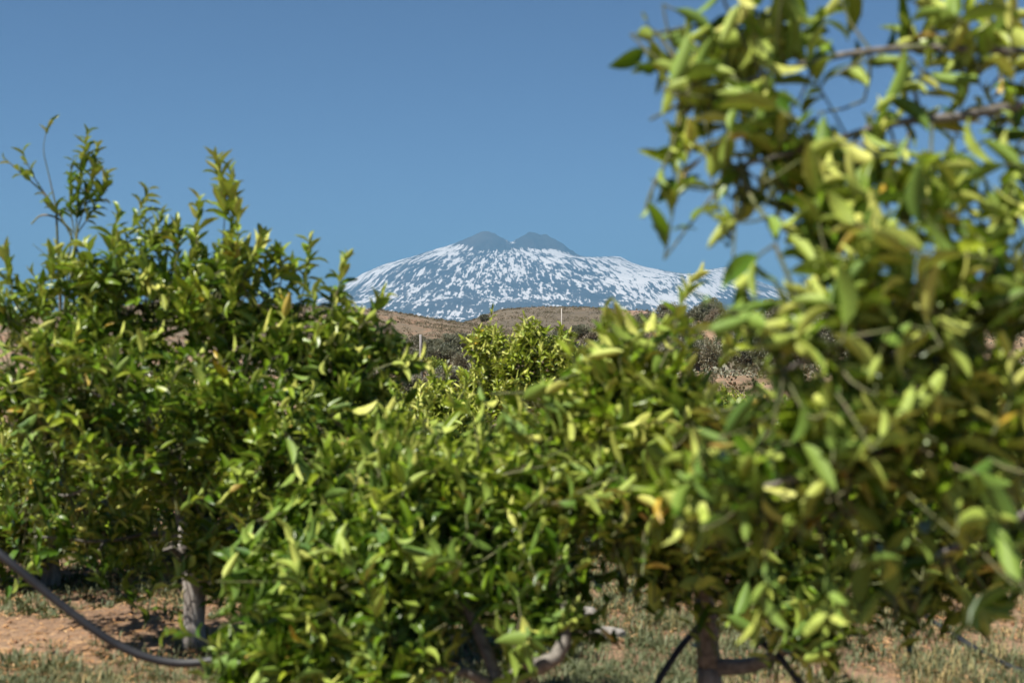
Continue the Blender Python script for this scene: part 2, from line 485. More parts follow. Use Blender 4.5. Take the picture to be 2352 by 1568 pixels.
def hill(name, pts, Yr, depth, material, label, seed):
    p = np.array([(*at(a, b, Yr)[[0, 2]],) for a, b in pts])
    xs = np.linspace(p[0, 0], p[-1, 0], 220); ys = np.linspace(Yr - depth, Yr + depth, 120)
    A, B = np.meshgrid(xs, ys)
    top = np.interp(A, p[:, 0], p[:, 1])
    t = (B - Yr) / depth
    k = np.cos(t * math.pi / 2) ** 1.3
    H = -3.0 + (top + 3.0) * k + (fbm(A / 14, B / 14, seed, 4) - 0.5) * 1.6 * np.clip(k * 1.4, 0, 1) + (fbm(A / 2.5, B / 2.5, seed + 5, 2) - 0.5) * 0.35
    nxh = len(xs)
    q = np.arange((len(ys) - 1) * nxh).reshape(len(ys) - 1, nxh)[:, :-1].ravel()
    o = link(name, mesh_np(name, np.stack([A, B, H], -1).reshape(-1, 3), np.stack([q, q + 1, q + nxh + 1, q + nxh], -1), material))
    tag(o, label, kind='structure')

    def h(x, y):
        t_ = (y - Yr) / depth; k_ = np.cos(np.clip(t_, -1, 1) * math.pi / 2) ** 1.3
        return -3.0 + (np.interp(x, p[:, 0], p[:, 1]) + 3.0) * k_ + (fbm(x / 14, y / 14, seed, 4) - 0.5) * 1.6 * np.clip(k_ * 1.4, 0, 1)
    return h


M_HILL1 = hill_mat('red_hill_soil', (0.24, 0.135, 0.08), (0.14, 0.105, 0.065), 0.44)
M_HILL2 = hill_mat('brown_hill_soil', (0.165, 0.11, 0.075), (0.115, 0.092, 0.06), 0.43)
M_HILL3 = hill_mat('rocky_mound', (0.27, 0.165, 0.115), (0.17, 0.125, 0.085), 0.47)
hill1 = hill('hill', [(200, 720), (420, 697), (700, 704), (880, 717), (950, 724), (1000, 733), (1050, 742), (1100, 750), (1180, 765), (1260, 790)], 450, 190, M_HILL1, 'reddish hill dotted with low shrubs at the foot of the volcano', 3)
hill2 = hill('hill', [(960, 775), (1020, 756), (1060, 746), (1100, 734), (1150, 713), (1200, 709), (1340, 707), (1380, 712), (1440, 717), (1500, 728), (1560, 742), (1680, 775)], 650, 230, M_HILL2, 'flat topped brown hill behind the olive grove', 8)
hill3 = hill('hill', [(1380, 742), (1410, 722), (1440, 714), (1480, 714), (1510, 728), (1540, 745)], 300, 60, M_HILL3, 'small rocky reddish mound above the olive grove', 15)
hill4 = hill('hill', [(1960, 775), (2010, 752), (2060, 738), (2120, 735), (2200, 738), (2300, 750), (2400, 770)], 300, 60, M_HILL1, 'bare red earth mound seen behind the right hand leaves', 19)


# leaf clumps for shrubs and olives: every leaf a small bent quad
def quad_leaves(C, D, Nn, size, width, tone):
    """Two-triangle-wide leaves: centres C, long axes D, normals Nn."""
    Xv = np.cross(D, Nn); Xv /= np.maximum(np.linalg.norm(Xv, axis=1, keepdims=True), 1e-9)
    s = size[:, None]; ww = width[:, None]
    a = C; b = C + D * s * 0.5 + Xv * ww * 0.5 + Nn * s * 0.06; c = C + D * s; d = C + D * s * 0.5 - Xv * ww * 0.5 + Nn * s * 0.06
    V = np.stack([a, b, c, d], 1).reshape(-1, 3)
    F = np.arange(len(C) * 4).reshape(-1, 4)
    return V, F, np.repeat(tone, 4)


def rand_dirs(n_):
    v = rng.normal(size=(n_, 3)); return v / np.linalg.norm(v, axis=1, keepdims=True)


def scatter_shrubs(name, hfun, x0, x1, y0, y1, count, smin, smax, label, leaf=26, hmin=-50, mat=None):
    xs = rng.uniform(x0, x1, count * 3); ys = rng.uniform(y0, y1, count * 3)
    keep = rng.random(count * 3) < np.clip(2.2 * (fbm(xs / 9, ys / 9, 77, 3) - 0.28), 0.05, 1)
    xs, ys = xs[keep][:count], ys[keep][:count]
    zs = hfun(xs, ys)
    ok = zs > hmin; xs, ys, zs = xs[ok], ys[ok], zs[ok]
    S = rng.uniform(smin, smax, len(xs)) * rng.uniform(0.5, 1, len(xs))
    C = np.repeat(np.stack([xs, ys, zs], -1), leaf, 0); Sr = np.repeat(S, leaf)
    d = rand_dirs(len(C)); d[:, 2] = np.abs(d[:, 2])
    P = C + d * (Sr * rng.uniform(0.3, 1, len(C)))[:, None] * np.array([0.6, 0.6, 0.75])
    Dv = d + rand_dirs(len(C)) * 0.7; Dv /= np.linalg.norm(Dv, axis=1, keepdims=True)
    tone = np.repeat(rng.random(len(xs)), leaf) * 0.7 + rng.random(len(C)) * 0.3
    Vv, F, T = quad_leaves(P, Dv, rand_dirs(len(C)), Sr * 0.42, Sr * 0.26, tone)
    o = link(name, mesh_np(name, Vv, F, mat or M_SHRUB, False, {'tone': ('FLOAT', T)}))
    tag(o, label, 'shrubs', kind='stuff')


scatter_shrubs('hill_shrubs', hill1, -70, 8, 290, 470, 5400, 0.5, 1.1, 'low dry shrubs dotting the reddish left hill', 12)
scatter_shrubs('hill_shrubs', hill2, -25, 85, 440, 660, 5400, 0.55, 1.2, 'low scrub covering the flat topped brown hill', 12)
scatter_shrubs('mound_shrubs', hill3, 18, 36, 242, 300, 420, 0.3, 0.8, 'dry bushes on the small rocky mound', 22)
scatter_shrubs('roadside_scrub', ground_h, -34, 84, 36, 215, 5000, 0.24, 0.7, 'dry scrub and weeds between orchard and olive grove', 14)

scatter_shrubs('grove_scrub', ground_h, -30, 95, 92, 232, 5200, 0.6, 1.35, 'grey green scrub filling the ground between the olive trees', 14, mat=M_OLIVE)

# ------------------------------------------------------------------ citrus leaves
def leaf_shape(roll, bend, twist, width, nl, nw, seed):
    g = np.random.default_rng(seed)
    t = np.linspace(0, 1, nl + 1); s = np.linspace(-1, 1, nw + 1)
    wd = 0.5 * width * np.sin(math.pi * np.clip(t ** 0.85 * 0.96 + 0.03, 0, 1)) ** 0.9
    wd[0] = 0.012; wd[-1] = 0.006
    ang = bend * t ** 1.3
    dt = 1.0 / nl
    cy = np.concatenate([[0], np.cumsum(np.cos((ang[1:] + ang[:-1]) / 2) * dt)])
    cz = np.concatenate([[0], -np.cumsum(np.sin((ang[1:] + ang[:-1]) / 2) * dt)])
    V = []
    wav = g.uniform(-0.03, 0.03, (nl + 1, nw + 1))
    for k in range(nl + 1):
        A = roll * (0.6 + 0.4 * math.sin(math.pi * t[k]))
        lx = wd[k] * np.sin(A * s) / A; lz = wd[k] * (1 - np.cos(A * s)) / A + 0.10 * wd[k] * np.abs(s) + wav[k] * wd[k] * 3
        tw = twist * t[k]
        lx, lz = lx * math.cos(tw) - lz * math.sin(tw), lx * math.sin(tw) + lz * math.cos(tw)
        nv = np.array([0, math.sin(ang[k]), math.cos(ang[k])])
        c = np.array([0, cy[k], cz[k]])
        V.append(c + lx[:, None] * np.array([1., 0, 0]) + lz[:, None] * nv)
    V = np.concatenate(V)
    m_ = nw + 1
    F = [(a * m_ + b, a * m_ + b + 1, (a + 1) * m_ + b + 1, (a + 1) * m_ + b) for a in range(nl) for b in range(nw)]
    return V, np.array(F)


PARAMS = [(0.5, 0.35, 0.1, 0.42), (0.9, 0.6, -0.5, 0.38), (1.3, 0.35, 0.35, 0.40), (1.55, 0.6, -0.3, 0.40),
          (1.1, -0.3, 0.6, 0.40), (0.7, 0.8, 0.1, 0.44), (1.6, 0.15, -0.6, 0.38), (1.35, 1.05, 0.4, 0.40)]
LEAF_HI = [leaf_shape(*p, 5, 4, 100 + k) for k, p in enumerate(PARAMS)]
LEAF_MID = [leaf_shape(*p, 4, 2, 100 + k) for k, p in enumerate(PARAMS)]
LEAF_LO = [leaf_shape(*p, 3, 2, 100 + k) for k, p in enumerate(PARAMS)]
TONES = [0.06, 0.22, 0.38, 0.54, 0.68, 0.80, 0.905]
_leaf_meshes = {}


def leaf_mesh(v, k):
    if (v, k) not in _leaf_meshes:
        Vv, F = LEAF_HI[v]
        _leaf_meshes[v, k] = mesh_np('leaf', Vv, F, M_LEAF, True, {'tone': ('FLOAT', np.full(len(Vv), TONES[k]))})
    return _leaf_meshes[v, k]


class CitrusTree:
    def __init__(s, base, fork, trunk_r=0.055, hi=True, age=0.0, leaf=0.105, seed=0, bark=None):
        s.base = np.asarray(base, float); s.fork = np.asarray(fork, float)
        s.fill = 1.0; s.clump = 0.0; s.hi = hi; s.age = age; s.leaf = leaf; s.g = np.random.default_rng(seed)
        s.trunk_r = trunk_r; s.bark = bark or M_BARK
        s.nodes = [s.fork]; s.node_r = [trunk_r * 0.6]
        s.limbs = []; s.twig = Joiner()
        s.P = []; s.A = []; s.S = []; s.T = []; s.Vn = []

    def limb(s, path, r0, r1):
        path = np.asarray(path, float); s.limbs.append((path, np.linspace(r0, r1, len(path))))
        for p, rr in list(zip(path, np.linspace(r0, r1, len(path))))[1:]:
            s.nodes.append(p); s.node_r.append(rr)

    def limb_to(s, c):
        N_ = np.array(s.nodes); d = np.linalg.norm(N_ - c, axis=1) + 0.35 * np.linalg.norm(N_ - s.fork, axis=1)
        k = int(np.argmin(d)); a = N_[k]; L_ = np.linalg.norm(c - a)
        if L_ < 0.12: return
        mid = (a + c) / 2 + s.g.normal(0, 0.06, 3) * L_ + UP * 0.12 * L_ * (1 if c[2] > a[2] else 0.6)
        pts = spline([a, mid, c], max(4, int(L_ / 0.09)))
        pts[1:-1] += s.g.normal(0, 0.008, pts[1:-1].shape)
        r0 = min(s.node_r[k] * 0.8, 0.030); s.limb(pts, max(r0, 0.008), 0.005)

    def shoot(s, pts, n, t0=0.15, size=1.0, tone=0.0, spread=1.0, r0=0.0026, r1=0.0012):
        """A leafy shoot along pts (world): n leaves from fraction t0 to the tip."""
        path = spline(pts, max(5, len(pts) * 3)); m = len(path)
        V, F = tube(path, np.linspace(r0, r1, m), 3, False)
        s.twig.add(V, F)
        if n <= 0: return
        seg = np.linspace(0, m - 1, 60)
        for k in range(n):
            f = t0 + (1 - t0) * (k + s.g.uniform(0, 0.6)) / n
            f = min(f, 0.999); q = f * (m - 1); i0 = int(q); fr = q - i0
            p = path[i0] * (1 - fr) + path[min(i0 + 1, m - 1)] * fr
            d = unit(path[min(i0 + 1, m - 1)] - path[max(i0 - 1, 0)])
            az = k * 2.399 + s.g.uniform(-0.5, 0.5)
            ref = unit(np.cross(d, UP if abs(d[2]) < 0.9 else np.array([1., 0, 0]))); ref2 = np.cross(d, ref)
            qv = math.cos(az) * ref + math.sin(az) * ref2
            al = math.radians(s.g.uniform(26, 74) - 22 * f) * spread
            y = unit(math.cos(al) * d + math.sin(al) * qv + s.g.normal(0, 0.22, 3) + np.array([0, 0, s.g.uniform(-0.35, 0.25)]))
            z = -qv * math.cos(al) + d * math.sin(al) + UP * 0.18 + s.g.normal(0, 0.32, 3)
            z = unit(z - y * np.dot(z, y)); x = np.cross(y, z)
            s.P.append(p); s.A.append(np.stack([x, y, z], 1))
            s.S.append(s.leaf * size * (s.g.uniform(0.42, 0.85) if s.g.random() < 0.55 else s.g.uniform(0.8, 1.2)) * (1.0 - 0.35 * max(0, f - 0.7) / 0.3))
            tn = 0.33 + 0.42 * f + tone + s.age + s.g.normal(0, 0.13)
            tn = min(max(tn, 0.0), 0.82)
            if s.g.random() < 0.009: tn = s.g.uniform(0.89, 0.96)
            s.T.append(tn)
            rolled = s.g.random() < 0.45 + 0.5 * f
            s.Vn.append(int(s.g.choice([2, 3, 4, 6, 7] if rolled else [0, 1, 5, 1])))

    def blob(s, c, rad, n, up=0.75, droop=0.0, tone=0.0, per=(12, 20), limb=True, size=1.0, shell=0.5):
        """n leafy shoots whose tips fill an ellipsoid round c."""
        c = np.asarray(c, float); rad = np.asarray(rad, float) * np.ones(3)
        if limb: s.limb_to(c - UP * rad[2] * 0.25)
        Nn = np.array(s.nodes)
        for _ in range(n):
            v = unit(s.g.normal(size=3)); rr = s.g.uniform(shell ** 3, 1) ** (1 / 3)
            tip = c + v * rad * rr
            if tip[2] < ground_h(tip[0], tip[1]) + 0.12: continue
            hol = fbm(tip[0] * 5.6 + tip[2] * 1.3 + 40, tip[1] * 2.6 + tip[2] * 5.4 + 40, 17, 2)
            if s.clump and hol < s.clump and s.g.random() < 0.8: continue
            d = unit(v * 0.7 + UP * (up - droop * s.g.uniform(0.6, 1.4)) + s.g.normal(0, 0.55, 3))
            L_ = s.g.uniform(0.13, 0.36)
            b = tip - d * L_
            k = int(np.argmin(((Nn - b) ** 2).sum(1))); a = Nn[k]
            if np.linalg.norm(a - b) > 0.06:
                m = (a + b) / 2 + s.g.normal(0, 0.02, 3) - UP * 0.02
                Vv, F = tube(spline([a, m, b], 5), np.linspace(0.0042, 0.0026, 5), 3, False); s.twig.add(Vv, F)
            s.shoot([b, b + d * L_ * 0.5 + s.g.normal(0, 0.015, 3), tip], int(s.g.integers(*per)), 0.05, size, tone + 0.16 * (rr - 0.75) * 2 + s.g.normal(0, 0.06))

    def arrays(s):
        s.P = np.array(s.P); s.A = np.array(s.A); s.S = np.array(s.S); s.T = np.array(s.T); s.Vn = np.array(s.Vn)

    def foliage_mesh(s, keep):
        J = Joiner(); base = LEAF_HI if s.hi == 2 else LEAF_MID if s.hi else LEAF_LO
        for v in range(len(PARAMS)):
            idx = np.nonzero((s.Vn == v) & keep)[0]
            if not len(idx): continue
            Vl, Fl = base[v]
            W = np.einsum('nij,vj->nvi', s.A[idx], Vl) * s.S[idx][:, None, None] + s.P[idx][:, None, :] - s.base
            nv = len(Vl)
            F = (Fl[None] + (np.arange(len(idx)) * nv)[:, None, None]).reshape(-1, 4)
            J.add(W.reshape(-1, 3), F, np.repeat(s.T[idx], nv))
        at_ = {'tone': ('FLOAT', np.concatenate(J.A))}
        return mesh_np('foliage', np.concatenate(J.V), np.concatenate(J.F), M_LEAF, True, at_)

    def finish(s, label, group, single=None, trunk_path=None, trunk_radii=None, name='orange_tree'):
        root = empty(name, s.base)
        tag(root, label, 'tree', group)
        if trunk_path is None:
            b = s.base - UP * 0.05; f = s.fork; m = (b + f) / 2 + s.g.normal(0, 0.02, 3) * np.array([1, 1, 0])
            trunk_path = spline([b, m, f], 9)
            trunk_radii = np.linspace(1.25, 0.85, 9) * s.trunk_r; trunk_radii[0] *= 1.25
        link('trunk', tube_mesh('trunk', np.asarray(trunk_path) - s.base, trunk_radii, s.bark, 12, 0.14), root)
        for p, rr in s.limbs:
            link('branch', tube_mesh('branch', p - s.base, rr, M_BRANCH, 7, 0.12), root)
        V = np.concatenate(s.twig.V) - s.base
        tw = link('twigs', mesh_np('twigs', V, np.concatenate(s.twig.F), M_TWIG), root); tw['kind'] = 'stuff'
        keep = np.ones(len(s.P), bool)
        if single is not None: keep[single] = False
        fo = link('foliage', s.foliage_mesh(keep), root); fo['kind'] = 'stuff'
        if single is not None:
            for k in single:
                o = bpy.data.objects.new('leaf', leaf_mesh(int(s.Vn[k]), int(np.argmin(np.abs(np.array(TONES) - s.T[k])))))
                M4 = Matrix(np.block([[s.A[k] * s.S[k], (s.P[k] - s.base)[:, None]], [np.zeros((1, 3)), np.ones((1, 1))]]).tolist())
                col.objects.link(o); o.parent = root; o.matrix_local = M4
        return root


def pb(tree, px, py, Y, r_px, n, dy=1.0, fewer=1.0, **kw):
    """Crown clump whose centre lies on the pixel's direction at distance Y; the radius is given in pixels there."""
    r_ = r_px / FOC * Y
    tree.blob(at(px, py, Y), (r_, r_ * dy, r_), int(n * tree.fill * fewer + 0.5), **kw)


def ps(tree, pts, n, t0=0.3, **kw):
    """A single shoot through pixel points (px, py, Y); its base is tied to the nearest branch."""
    P = [at(*p) for p in pts]
    Nn = np.array(tree.nodes); k = int(np.argmin(((Nn - P[0]) ** 2).sum(1))); a = Nn[k]
    if np.linalg.norm(a - P[0]) > 0.05:
        V, F = tube(spline([a, (a + P[0]) / 2 - UP * 0.02, P[0]], 6), np.linspace(0.006, 0.0042, 6), 5, False); tree.twig.add(V, F)
    tree.shoot(P, n, t0, r0=kw.pop('r0', 0.0042), **kw)


# --- left tree
def gpt(px, Y):
    x = (px - 1176) / FOC * Y
    return np.array([x, Y, float(ground_h(x, Y))])


TL = CitrusTree(gpt(447, 6.75), at(452, 1300, 6.75), 0.066, seed=11, bark=M_BARK_PALE)
TL.fill = 1.94; TL.clump = 0.44
for a in [(140, 720, 6.6, 170, 34), (320, 660, 6.5, 175, 46), (535, 670, 6.4, 165, 46), (720, 770, 6.3, 130, 30), (20, 800, 6.6, 190, 30),
          (110, 960, 6.5, 180, 32), (370, 940, 6.2, 220, 56), (640, 980, 6.1, 220, 58), (810, 900, 6.2, 110, 24), (160, 1110, 6.9, 110, 13),
          (430, 1140, 6.9, 130, 18), (670, 1160, 6.4, 150, 28), (560, 860, 6.2, 170, 34), (200, 850, 6.2, 170, 34), (860, 790, 6.3, 60, 8), (60, 1120, 7.1, 120, 12), (300, 1210, 6.9, 90, 12), (560, 1230, 6.9, 90, 11), (80, 1210, 6.5, 90, 10), (230, 1240, 6.6, 75, 8), (370, 1250, 6.6, 60, 6), (455, 1235, 6.35, 60, 8), (520, 1270, 6.5, 55, 6), (640, 1290, 6.6, 70, 7)]:
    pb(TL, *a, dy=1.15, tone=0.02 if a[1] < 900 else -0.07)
for p in [[(505, 700, 6.4), (512, 560, 6.4), (515, 470, 6.4), (497, 355, 6.4)], ]:
    ps(TL, p, 30, 0.55, tone=0.08, size=1.25, spread=0.75)
ps(TL, [(520, 600, 6.4), (535, 500, 6.4), (528, 390, 6.4)], 20, 0.4, tone=0.06, size=1.15, spread=0.75)
ps(TL, [(640, 680, 6.3), (648, 620, 6.3), (640, 585, 6.3)], 14, 0.3, tone=0.06)
ps(TL, [(400, 620, 6.4), (412, 560, 6.4), (405, 520, 6.4)], 14, 0.3, tone=0.06)
ps(TL, [(455, 620, 6.4), (452, 540, 6.4), (460, 455, 6.4)], 16, 0.3, spread=0.75, size=1.1, tone=0.08)
ps(TL, [(535, 640, 6.3), (548, 560, 6.3), (540, 475, 6.3)], 15, 0.25, spread=0.8, size=1.1, tone=0.06)
ps(TL, [(555, 650, 6.2), (580, 590, 6.2), (605, 540, 6.2)], 14, 0.3, size=1.1, tone=0.1)
ps(TL, [(200, 660, 6.7), (172, 560, 6.7), (110, 455, 6.7), (8, 362, 6.7)], 16, 0.5, size=0.85, r0=0.007, r1=0.003)
ps(TL, [(175, 560, 6.7), (178, 470, 6.7), (192, 380, 6.7), (200, 300, 6.7)], 40, 0.2, size=0.95, tone=-0.08)
ps(TL, [(180, 520, 6.7), (205, 440, 6.7), (225, 340, 6.7)], 34, 0.2, size=0.95, tone=-0.06)
ps(TL, [(175, 540, 6.7), (215, 480, 6.7), (248, 395, 6.7)], 30, 0.25, size=0.95, tone=-0.06)
ps(TL, [(128, 470, 6.7), (112, 400, 6.7), (100, 340, 6.7), (112, 285, 6.7)], 6, 0.85, size=0.9, tone=-0.05)
ps(TL, [(176, 560, 6.7), (160, 460, 6.7), (168, 360, 6.7)], 24, 0.25, size=0.9, tone=-0.06)
ps(TL, [(130, 480, 6.7), (80, 410, 6.7), (50, 345, 6.7)], 8, 0.5, size=0.8)
ps(TL, [(165, 530, 6.7), (130, 500, 6.7), (95, 495, 6.7), (72, 515, 6.7)], 0, r0=0.007, r1=0.004)
ps(TL, [(140, 640, 6.7), (120, 600, 6.7), (75, 560, 6.7)], 0)
ps(TL, [(250, 640, 6.5), (300, 530, 6.5), (345, 430, 6.5)], 24, 0.3, size=1.05, tone=0.05)
ps(TL, [(240, 640, 6.5), (258, 560, 6.5), (272, 480, 6.5)], 18, 0.3, size=1.05)
ps(TL, [(330, 620, 6.4), (350, 550, 6.4), (372, 490, 6.4)], 18, 0.2, tone=0.04)
ps(TL, [(690, 700, 6.3), (705, 620, 6.3), (712, 545, 6.3)], 22, 0.3, tone=0.06)
ps(TL, [(760, 720, 6.2), (780, 650, 6.2), (795, 585, 6.2)], 20, 0.25, tone=0.06)
ps(TL, [(820, 760, 6.2), (855, 720, 6.2), (885, 680, 6.2)], 20, 0.25, tone=0.03)
ps(TL, [(30, 690, 6.5), (25, 630, 6.5), (15, 570, 6.5)], 18, 0.3)
ps(TL, [(860, 850, 6.0), (920, 830, 6.0), (975, 835, 6.0)], 20, 0.3, tone=0.08)

# --- low bushy tree at the bottom, middle
TC = CitrusTree(gpt(1075, 4.75), at(1150, 1585, 4.65), 0.05, seed=12)
TC.fill = 2.00; TC.clump = 0.41
TC.limb(spline([at(1150, 1585, 4.65), at(1200, 1545, 4.6), at(1285, 1500, 4.6), at(1300, 1400, 4.7)], 9), 0.036, 0.02)
for a in [(900, 1120, 5.0, 150, 40), (1060, 1130, 5.1, 140, 40), (760, 1300, 4.8, 140, 32), (900, 1340, 4.7, 170, 44), (1080, 1250, 4.9, 160, 42),
          (720, 1470, 4.7, 130, 30), (900, 1500, 4.6, 130, 32), (930, 1020, 5.5, 80, 14), (860, 1020, 5.4, 85, 16), (790, 1110, 5.3, 100, 20), (690, 1230, 5.2, 90, 15), (620, 1330, 5.0, 70, 9), (1070, 1030, 5.4, 75, 12), (1170, 1010, 5.2, 75, 12), (1180, 1470, 4.5, 55, 5), (1230, 1140, 5.0, 140, 38), (1230, 1290, 4.9, 130, 24), 
          (1160, 1080, 5.2, 60, 10), (560, 1500, 4.7, 80, 11), (1280, 1420, 4.7, 75, 8), (640, 1410, 4.8, 70, 8), (820, 1210, 4.9, 100, 20)]:
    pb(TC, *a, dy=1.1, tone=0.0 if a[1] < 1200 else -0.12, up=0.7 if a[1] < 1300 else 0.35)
ps(TC, [(1240, 1060, 4.9), (1260, 970, 4.9), (1255, 910, 4.9)], 13, 0.25, tone=0.06)
ps(TC, [(1100, 1040, 5.0), (1085, 960, 5.0), (1050, 930, 5.0)], 8, 0.5, tone=0.02)
ps(TC, [(520, 1500, 4.7), (450, 1460, 4.7), (380, 1445, 4.7)], 7, 0.4, tone=-0.1)

# --- middle right tree (trunk in view)
TM = CitrusTree(gpt(1632, 4.95), at(1628, 1530, 4.95), 0.05, seed=13)
TM.fill = 2.00; TM.clump = 0.41
TM.limb(spline([at(1632, 1530, 4.95), at(1720, 1528, 4.9), at(1800, 1490, 4.8), at(1850, 1400, 4.7)], 9), 0.031, 0.018)
TM.limb(spline([at(1628, 1530, 4.95), at(1622, 1420, 4.95), at(1605, 1310, 4.95), at(1580, 1180, 4.9)], 9), 0.044, 0.022)
for a in [(1320, 1000, 4.6, 110, 26), (1420, 930, 4.5, 115, 32), (1400, 830, 4.5, 45, 8), (1330, 900, 4.6, 50, 8), (1480, 860, 4.4, 55, 9), (1500, 1070, 4.4, 150, 48), (1560, 920, 4.3, 95, 20), (1390, 1110, 4.5, 130, 34),
          (1650, 1080, 4.5, 150, 40), (1560, 1200, 4.6, 120, 26), (1760, 1200, 4.5, 150, 38), (1930, 1080, 4.5, 170, 40), (2130, 1120, 4.6, 180, 40), (2300, 1150, 4.7, 160, 34),
          (1710, 1010, 4.5, 80, 14), (1880, 1250, 4.5, 90, 15), (2080, 1240, 4.6, 90, 12), (2260, 960, 4.7, 120, 18), (2000, 950, 4.7, 90, 10), (1480, 1230, 4.6, 70, 10), (1700, 1330, 4.6, 70, 10), (1800, 1340, 4.4, 80, 12), (1960, 1310, 4.5, 85, 12), (2160, 1270, 4.6, 85, 12), (2310, 1280, 4.6, 80, 10), (1880, 1420, 4.3, 45, 4)]:
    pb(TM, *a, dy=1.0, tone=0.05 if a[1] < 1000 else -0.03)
ps(TM, [(1500, 880, 4.3), (1540, 790, 4.3), (1565, 700, 4.3), (1592, 632, 4.3)], 15, 0.35, tone=0.12, size=0.9)
ps(TM, [(1370, 860, 4.5), (1380, 780, 4.5), (1392, 705, 4.5)], 13, 0.3, tone=0.1)
ps(TM, [(1420, 860, 4.5), (1440, 800, 4.5), (1470, 755, 4.5)], 11, 0.3, tone=0.1)
ps(TM, [(1470, 880, 4.4), (1500, 800, 4.4), (1525, 745, 4.4)], 10, 0.35, tone=0.1)
ps(TM, [(1340, 920, 4.6), (1325, 850, 4.6), (1310, 805, 4.6)], 11, 0.25, tone=0.08)
ps(TM, [(1560, 880, 4.3), (1580, 800, 4.3), (1570, 740, 4.3)], 12, 0.3, tone=0.1)
ps(TM, [(1430, 870, 4.4), (1420, 790, 4.4), (1432, 735, 4.4)], 13, 0.3, tone=0.1)
ps(TM, [(1620, 900, 4.3), (1660, 830, 4.3), (1680, 790, 4.3)], 9, 0.35, tone=0.1)

# --- tall right tree, close to the camera (trunk out of the frame)
TR = CitrusTree(gpt(2720, 3.5), at(2680, 1250, 3.45), 0.07, seed=24, leaf=0.104, hi=2)
TR.fill = 1.0
TR.limb(spline([at(2680, 1250, 3.45), at(2640, 800, 3.3), at(2560, 500, 3.2), at(2480, 300, 3.1)], 12), 0.04, 0.016)
TR.limb(spline([at(2560, 400, 3.15), at(2400, 250, 3.1), at(2200, 268, 3.0), at(2040, 285, 3.0), at(1880, 335, 2.95), at(1700, 380, 2.95)], 16), 0.014, 0.004)
TR.limb(spline([at(2520, 300, 3.1), at(2400, 140, 3.1), at(2200, 112, 3.05), at(2000, 117, 3.0), at(1810, 156, 2.95), at(1640, 215, 2.95)], 16), 0.012, 0.004)
TR.limb(spline([at(2640, 760, 3.3), at(2420, 700, 3.0), at(2200, 720, 2.8), at(1980, 780, 2.7), at(1800, 850, 2.7)], 14), 0.018, 0.005)
TR.limb(spline([at(2660, 950, 3.4), at(2420, 930, 3.0), at(2200, 980, 2.8), at(1950, 1060, 2.75), at(1750, 1120, 2.8)], 14), 0.018, 0.005)
TR.limb(spline([at(2660, 980, 3.4), at(2450, 1130, 3.1), at(2250, 1230, 3.0), at(2050, 1320, 2.95)], 12), 0.016, 0.005)
for a in [(1720, 90, 3.0, 70, 8), (1640, 90, 3.0, 50, 5), (1610, 180, 3.0, 60, 8), (1590, 265, 3.0, 45, 6), (1790, 40, 3.0, 75, 6), (1660, 215, 3.0, 65, 7), (1900, 20, 3.1, 80, 4), (2130, 30, 3.05, 100, 9), (2280, 70, 3.1, 110, 10), (2330, 220, 3.1, 70, 5),
          (1760, 310, 3.0, 80, 8), (1890, 335, 3.0, 95, 10), (2010, 355, 3.0, 80, 7), (1950, 450, 2.8, 110, 11), (2150, 420, 2.8, 110, 10), (2300, 450, 2.8, 95, 8),
          (1860, 545, 2.8, 70, 7), (1980, 600, 2.7, 105, 10), (2200, 620, 2.7, 120, 12), (2330, 700, 2.7, 100, 9), (1850, 665, 2.75, 50, 5), (2040, 720, 2.7, 90, 8), (2190, 800, 2.7, 110, 10),
          (1830, 850, 2.75, 65, 5), (1920, 880, 2.7, 90, 8), (2080, 930, 2.65, 110, 10), (2300, 900, 2.65, 110, 10), (1950, 1040, 2.7, 110, 10), (2200, 1060, 2.7, 120, 10), (1710, 1090, 2.8, 90, 7),
          (1810, 1150, 2.8, 90, 7), (2050, 1170, 2.8, 100, 7), (2300, 1150, 2.8, 110, 8), (1570, 1080, 2.9, 70, 5)]:
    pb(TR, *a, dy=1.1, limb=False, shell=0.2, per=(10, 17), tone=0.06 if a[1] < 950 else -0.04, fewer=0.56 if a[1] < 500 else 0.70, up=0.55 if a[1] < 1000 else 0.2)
ps(TR, [(1640, 55, 3.0), (1600, 60, 3.0), (1540, 70, 3.0), (1465, 84, 3.0)], 1, 0.9, size=0.4, r0=0.006, r1=0.0032)
ps(TR, [(1510, 76, 3.0), (1492, 65, 3.0), (1484, 44, 3.0)], 2, 0.8, size=0.4)
ps(TR, [(1620, 220, 3.0), (1570, 180, 3.0), (1550, 165, 3.0)], 3, 0.7, tone=0.1)
ps(TR, [(1600, 230, 3.0), (1565, 270, 3.0), (1540, 350, 3.0), (1500, 430, 3.0), (1477, 500, 3.0)], 4, 0.45, size=0.55, r0=0.006, r1=0.0032)
ps(TR, [(1580, 230, 3.0), (1530, 255, 3.0), (1492, 275, 3.0)], 0, r0=0.006, r1=0.0032)
ps(TR, [(1660, 260, 3.0), (1672, 310, 3.0), (1680, 360, 3.0), (1672, 410, 3.0)], 7, 0.75, size=0.9)
ps(TR, [(1760, 500, 2.8), (1710, 510, 2.8), (1670, 500, 2.8)], 5, 0.6, tone=0.1)
ps(TR, [(1780, 560, 2.75), (1740, 590, 2.75), (1720, 640, 2.75)], 5, 0.4)
ps(TR, [(2115, 262, 3.0), (2095, 200, 3.0), (2070, 150, 3.0)], 3, 0.85, size=0.7, r0=0.006, r1=0.0032)
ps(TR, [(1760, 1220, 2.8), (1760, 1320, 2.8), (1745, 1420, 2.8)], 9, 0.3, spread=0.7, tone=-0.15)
ps(TR, [(1880, 1200, 2.8), (1900, 1330, 2.8), (1890, 1420, 2.8)], 8, 0.4, spread=0.7, tone=-0.15)
